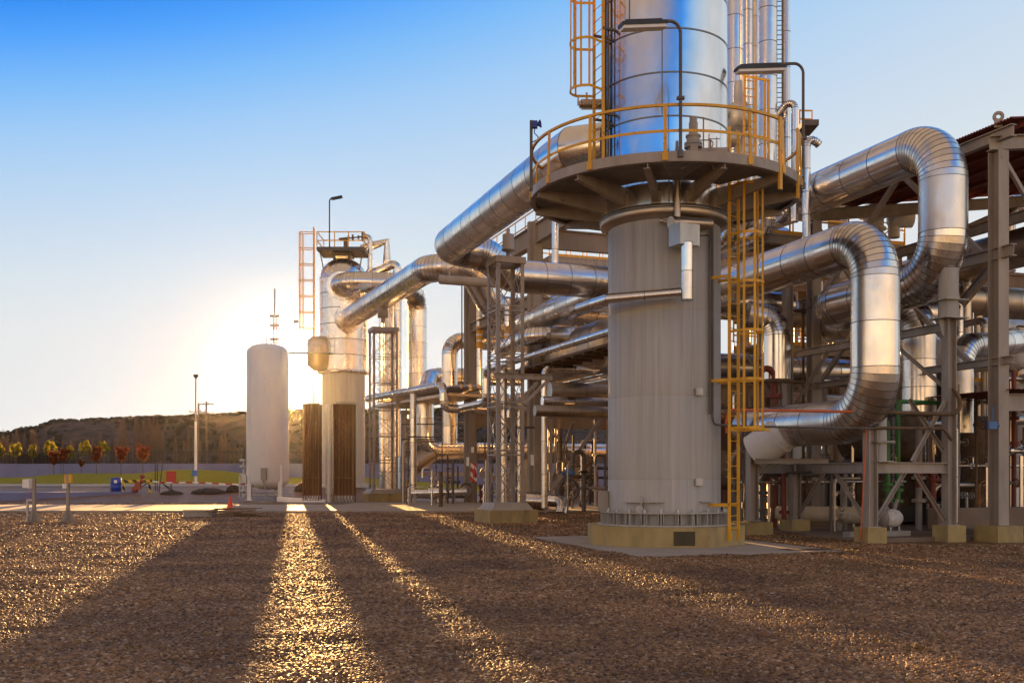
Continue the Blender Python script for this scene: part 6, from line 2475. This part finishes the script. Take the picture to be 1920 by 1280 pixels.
# ------------------------------------------------------------------ ground level fittings below the rack
Yt = 44.5
c_ = P(1010, 944, Yt)
t = thing('ground_tee', Vector((c_.x, c_.y, 0)), 'fat silver ground pipe with a turned down end right of the near lattice tower', 'pipe')
b = MB()
b.cyl(P(986, 938, Yt), P(1018, 939, Yt), .40, 26)
b.cyl(P(1018, 939, Yt), P(1028, 939, Yt), .33, 26)
b.build('drum_section', M['clad'], t)
b = MB()
b.pipe([P(1026, 937, Yt), P(1056, 940, Yt - .4), P(1052, 963, Yt - .6)], .27, [0, .28, 0], 24, .6, 14, .006, .02)
b.build('turned_end', CL, t)
for px in (1006, 1022):
    b = MB()
    q = P(px, 945, Yt)
    b.bar(Vector((q.x, q.y, 0)), q, .14, .14)
    b.build('support', M['steel'], t)
c_ = P(1066, 918, 46)
t = thing('hose_reel', Vector((c_.x, c_.y, .1)), 'dark round hose reel on a stand beside the silver ground pipe', 'hose reel')
b = MB()
b.lathe(c_, [(.44, -.12), (.50, -.12), (.50, .12), (.44, .12), (.44, -.12)], 28, axis=(.3, -1, 0))
for k in range(3):
    a = k * math.pi / 3
    e_ = Vector((math.cos(a) * .96, math.cos(a) * .28, math.sin(a)))
    b.cyl(c_ - e_ * .46, c_ + e_ * .46, .025, 6)
b.build('reel', M['steel_dk'], t)
b = MB()
b.bar(Vector((c_.x - .1, c_.y, .1)), c_, .08, .08)
b.cyl(c_ + Vector((.55, -.3, -.62)), c_ + Vector((.6, -.35, -.62)), .14, 14)
b.build('stand', M['steel_dk'], t)
b = MB()
q = c_ + ZUP * .85
b.box(q, .3, .3, .3)
b.cyl(q - ZUP * .4, q, .08, 10)
b.cyl(q + Vector((-.3, 0, -.1)), q + Vector((.3, 0, -.1)), .1, 12)
b.build('actuator', M['blue_box'], label='light blue actuator box above the dark hose reel', cat='actuator')
c_ = P(909, 946, 57.5); c_.z = .11
t = thing('waste_bin', c_, 'dark red brown wheeled bin between the concrete column and near tower', 'bin')
b = MB()
v0 = [(-.26, -.26), (.26, -.26), (.26, .26), (-.26, .26)]
b.add([c_ + Vector((x, y, .05)) for x, y in v0] + [c_ + Vector((x * 1.25, y * 1.25, .95)) for x, y in v0], [(3, 2, 1, 0), (0, 1, 5, 4), (1, 2, 6, 5), (2, 3, 7, 6), (3, 0, 4, 7)])
b.build('body', paint('maroon_bin', (.10, .018, .015), .5), t)
b = MB()
b.plate([c_ + Vector((-.36, -.38, .96)), c_ + Vector((.36, -.38, .96)), c_ + Vector((.36, .36, 1.04)), c_ + Vector((-.36, .36, 1.04))], .05)
b.build('lid', paint('maroon_lid', (.12, .025, .02), .45), t)
for sg in (-1, 1):
    b = MB()
    b.cyl(c_ + Vector((.25 * sg, .3, .1)), c_ + Vector((.31 * sg, .3, .1)), .1, 12)
    b.build('wheel', M['black'], t)
# extinguisher board on the concrete column, hose, plates
Yc = 58.4
b = MB()
c_ = P(888, 885, Yc)
t = thing('extinguisher_board', c_, 'red and white chevron board with a red fire extinguisher on the left concrete column', 'fire extinguisher board')
chev, _t, _b = new_mat('red_white_chevrons')
wv = _t.nodes.new('ShaderNodeTexWave'); wv.inputs['Scale'].default_value = 1.2; wv.bands_direction = 'DIAGONAL'
tc_ = _t.nodes.new('ShaderNodeTexCoord')
_t.links.new(tc_.outputs['Object'], wv.inputs[0])
_t.links.new(cramp(_t, wv.outputs['Fac'], [(.49, (.45, .02, .02)), (.51, (.75, .72, .7))]), _b.inputs['Base Color'])
b.box(c_, .36, .03, 1.05)
b.build('board', chev, t)
b = MB()
b.lathe(c_ + Vector((.05, -.12, -.30)), [(.02, 0), (.08, .01), (.09, .05), (.09, .42), (.05, .5), (.025, .52), (.03, .58), (.01, .6)], 14)
b.build('extinguisher', M['red'], t)
b = MB()
c_ = P(874, 918, Yc - .2)
for k in range(4):
    b.lathe(c_ + Vector((0, .04 * k, 0)), [(.40 - .03 * k, -.03), (.43 - .03 * k, 0), (.40 - .03 * k, .03), (.37 - .03 * k, 0), (.40 - .03 * k, -.03)], 22, axis=(.5, -1, 0))
b.build('coiled_hose', M['rope'], label='coiled grey hose hanging low on the left concrete column', cat='hose')
for px, py, Y, lab in ((886, 843, 58.3, 'small white plate high on the left concrete column'), (877, 865, 58.3, 'tall white plate on the front of the left concrete column'), (998, 862, 48.2, 'white plate low on the right concrete column')):
    b = MB()
    b.box(P(px, py, Y), .16, .02, .5 if py > 850 else .32)
    b.build('white_plate', M['white'], label=lab, cat='plate', group='plates on the concrete columns')
# ground manifold left of the concrete column
t = thing('ground_manifold', P(800, 930, 57), 'low pipe manifold with a square box and valves under the left end of the rack', 'manifold')
b = MB()
a_ = P(772, 924, 57.5); e_ = P(876, 921, 57)
b.cyl(a_, e_, .22, 18)
b.cyl(P(804, 923, 57.2), P(829, 922, 57.2), .36, 18)
b.build('main_pipe', M['clad'], t)
for k, px in enumerate((838, 848, 858)):
    b = MB()
    q = P(px, 921, 57)
    b.cyl(q, q + ZUP * (.8 + .3 * k), .06, 10)
    b.cyl(q + ZUP * .45, q + ZUP * .6, .16, 12)
    b.lathe(q + ZUP * (.85 + .3 * k), [(.16, -.01), (.18, 0), (.16, .01), (.14, 0), (.16, -.01)], 14)
    b.build('valve', M['steel_dk'], t)
for px in (778, 834, 851):
    b = MB()
    q = P(px, 925, 57)
    b.bar(Vector((q.x, q.y, .1)), q, .12, .12)
    b.build('support', M['steel'], t)
# slender rods and stays in the left gap
for k, (pa, pb, Y, lab) in enumerate((((829, 760), (829, 930), 58, 'hair thin upright rod left of the leftmost concrete column'), ((866, 470), (866, 735), 58, 'tall hair thin rod close beside the leftmost concrete column'), ((752, 795), (880, 795), 60, 'upper thin level stay across the gap at the rack end'), ((752, 823), (880, 823), 60, 'lower thin level stay across the gap at the rack end'))):
    b = MB()
    b.cyl(P(pa[0], pa[1], Y), P(pb[0], pb[1], Y), .035, 6)
    b.build('stay_rod', M['steel_dk'], label=lab, cat='rod', group='stay rods at the rack end')
lat = P(757, 890, 63); lat.z = 0
lattice_tower(lat, .7, .7, .3, vz(775, 63), 'slim low lattice post right beside the far lattice tower', 7, ped=False)

# ------------------------------------------------------------------ thin evening haze round everything
hz = MB()
hz.box(Vector((150, 1680, 12.5)), 6000, 3680, 28.0)
m = bpy.data.materials.new('haze')
m.use_nodes = True
n = m.node_tree
n.nodes.clear()
oo = n.nodes.new('ShaderNodeOutputMaterial')
v = n.nodes.new('ShaderNodeVolumePrincipled')
n.links.new(v.outputs[0], oo.inputs['Volume'])
v.inputs['Color'].default_value = (1.0, 0.94, 0.84, 1)
v.inputs['Density'].default_value = HAZE_D
v.inputs['Anisotropy'].default_value = HAZE_G
hz.build('haze', m, kind='stuff', origin=(0, 0, 0))
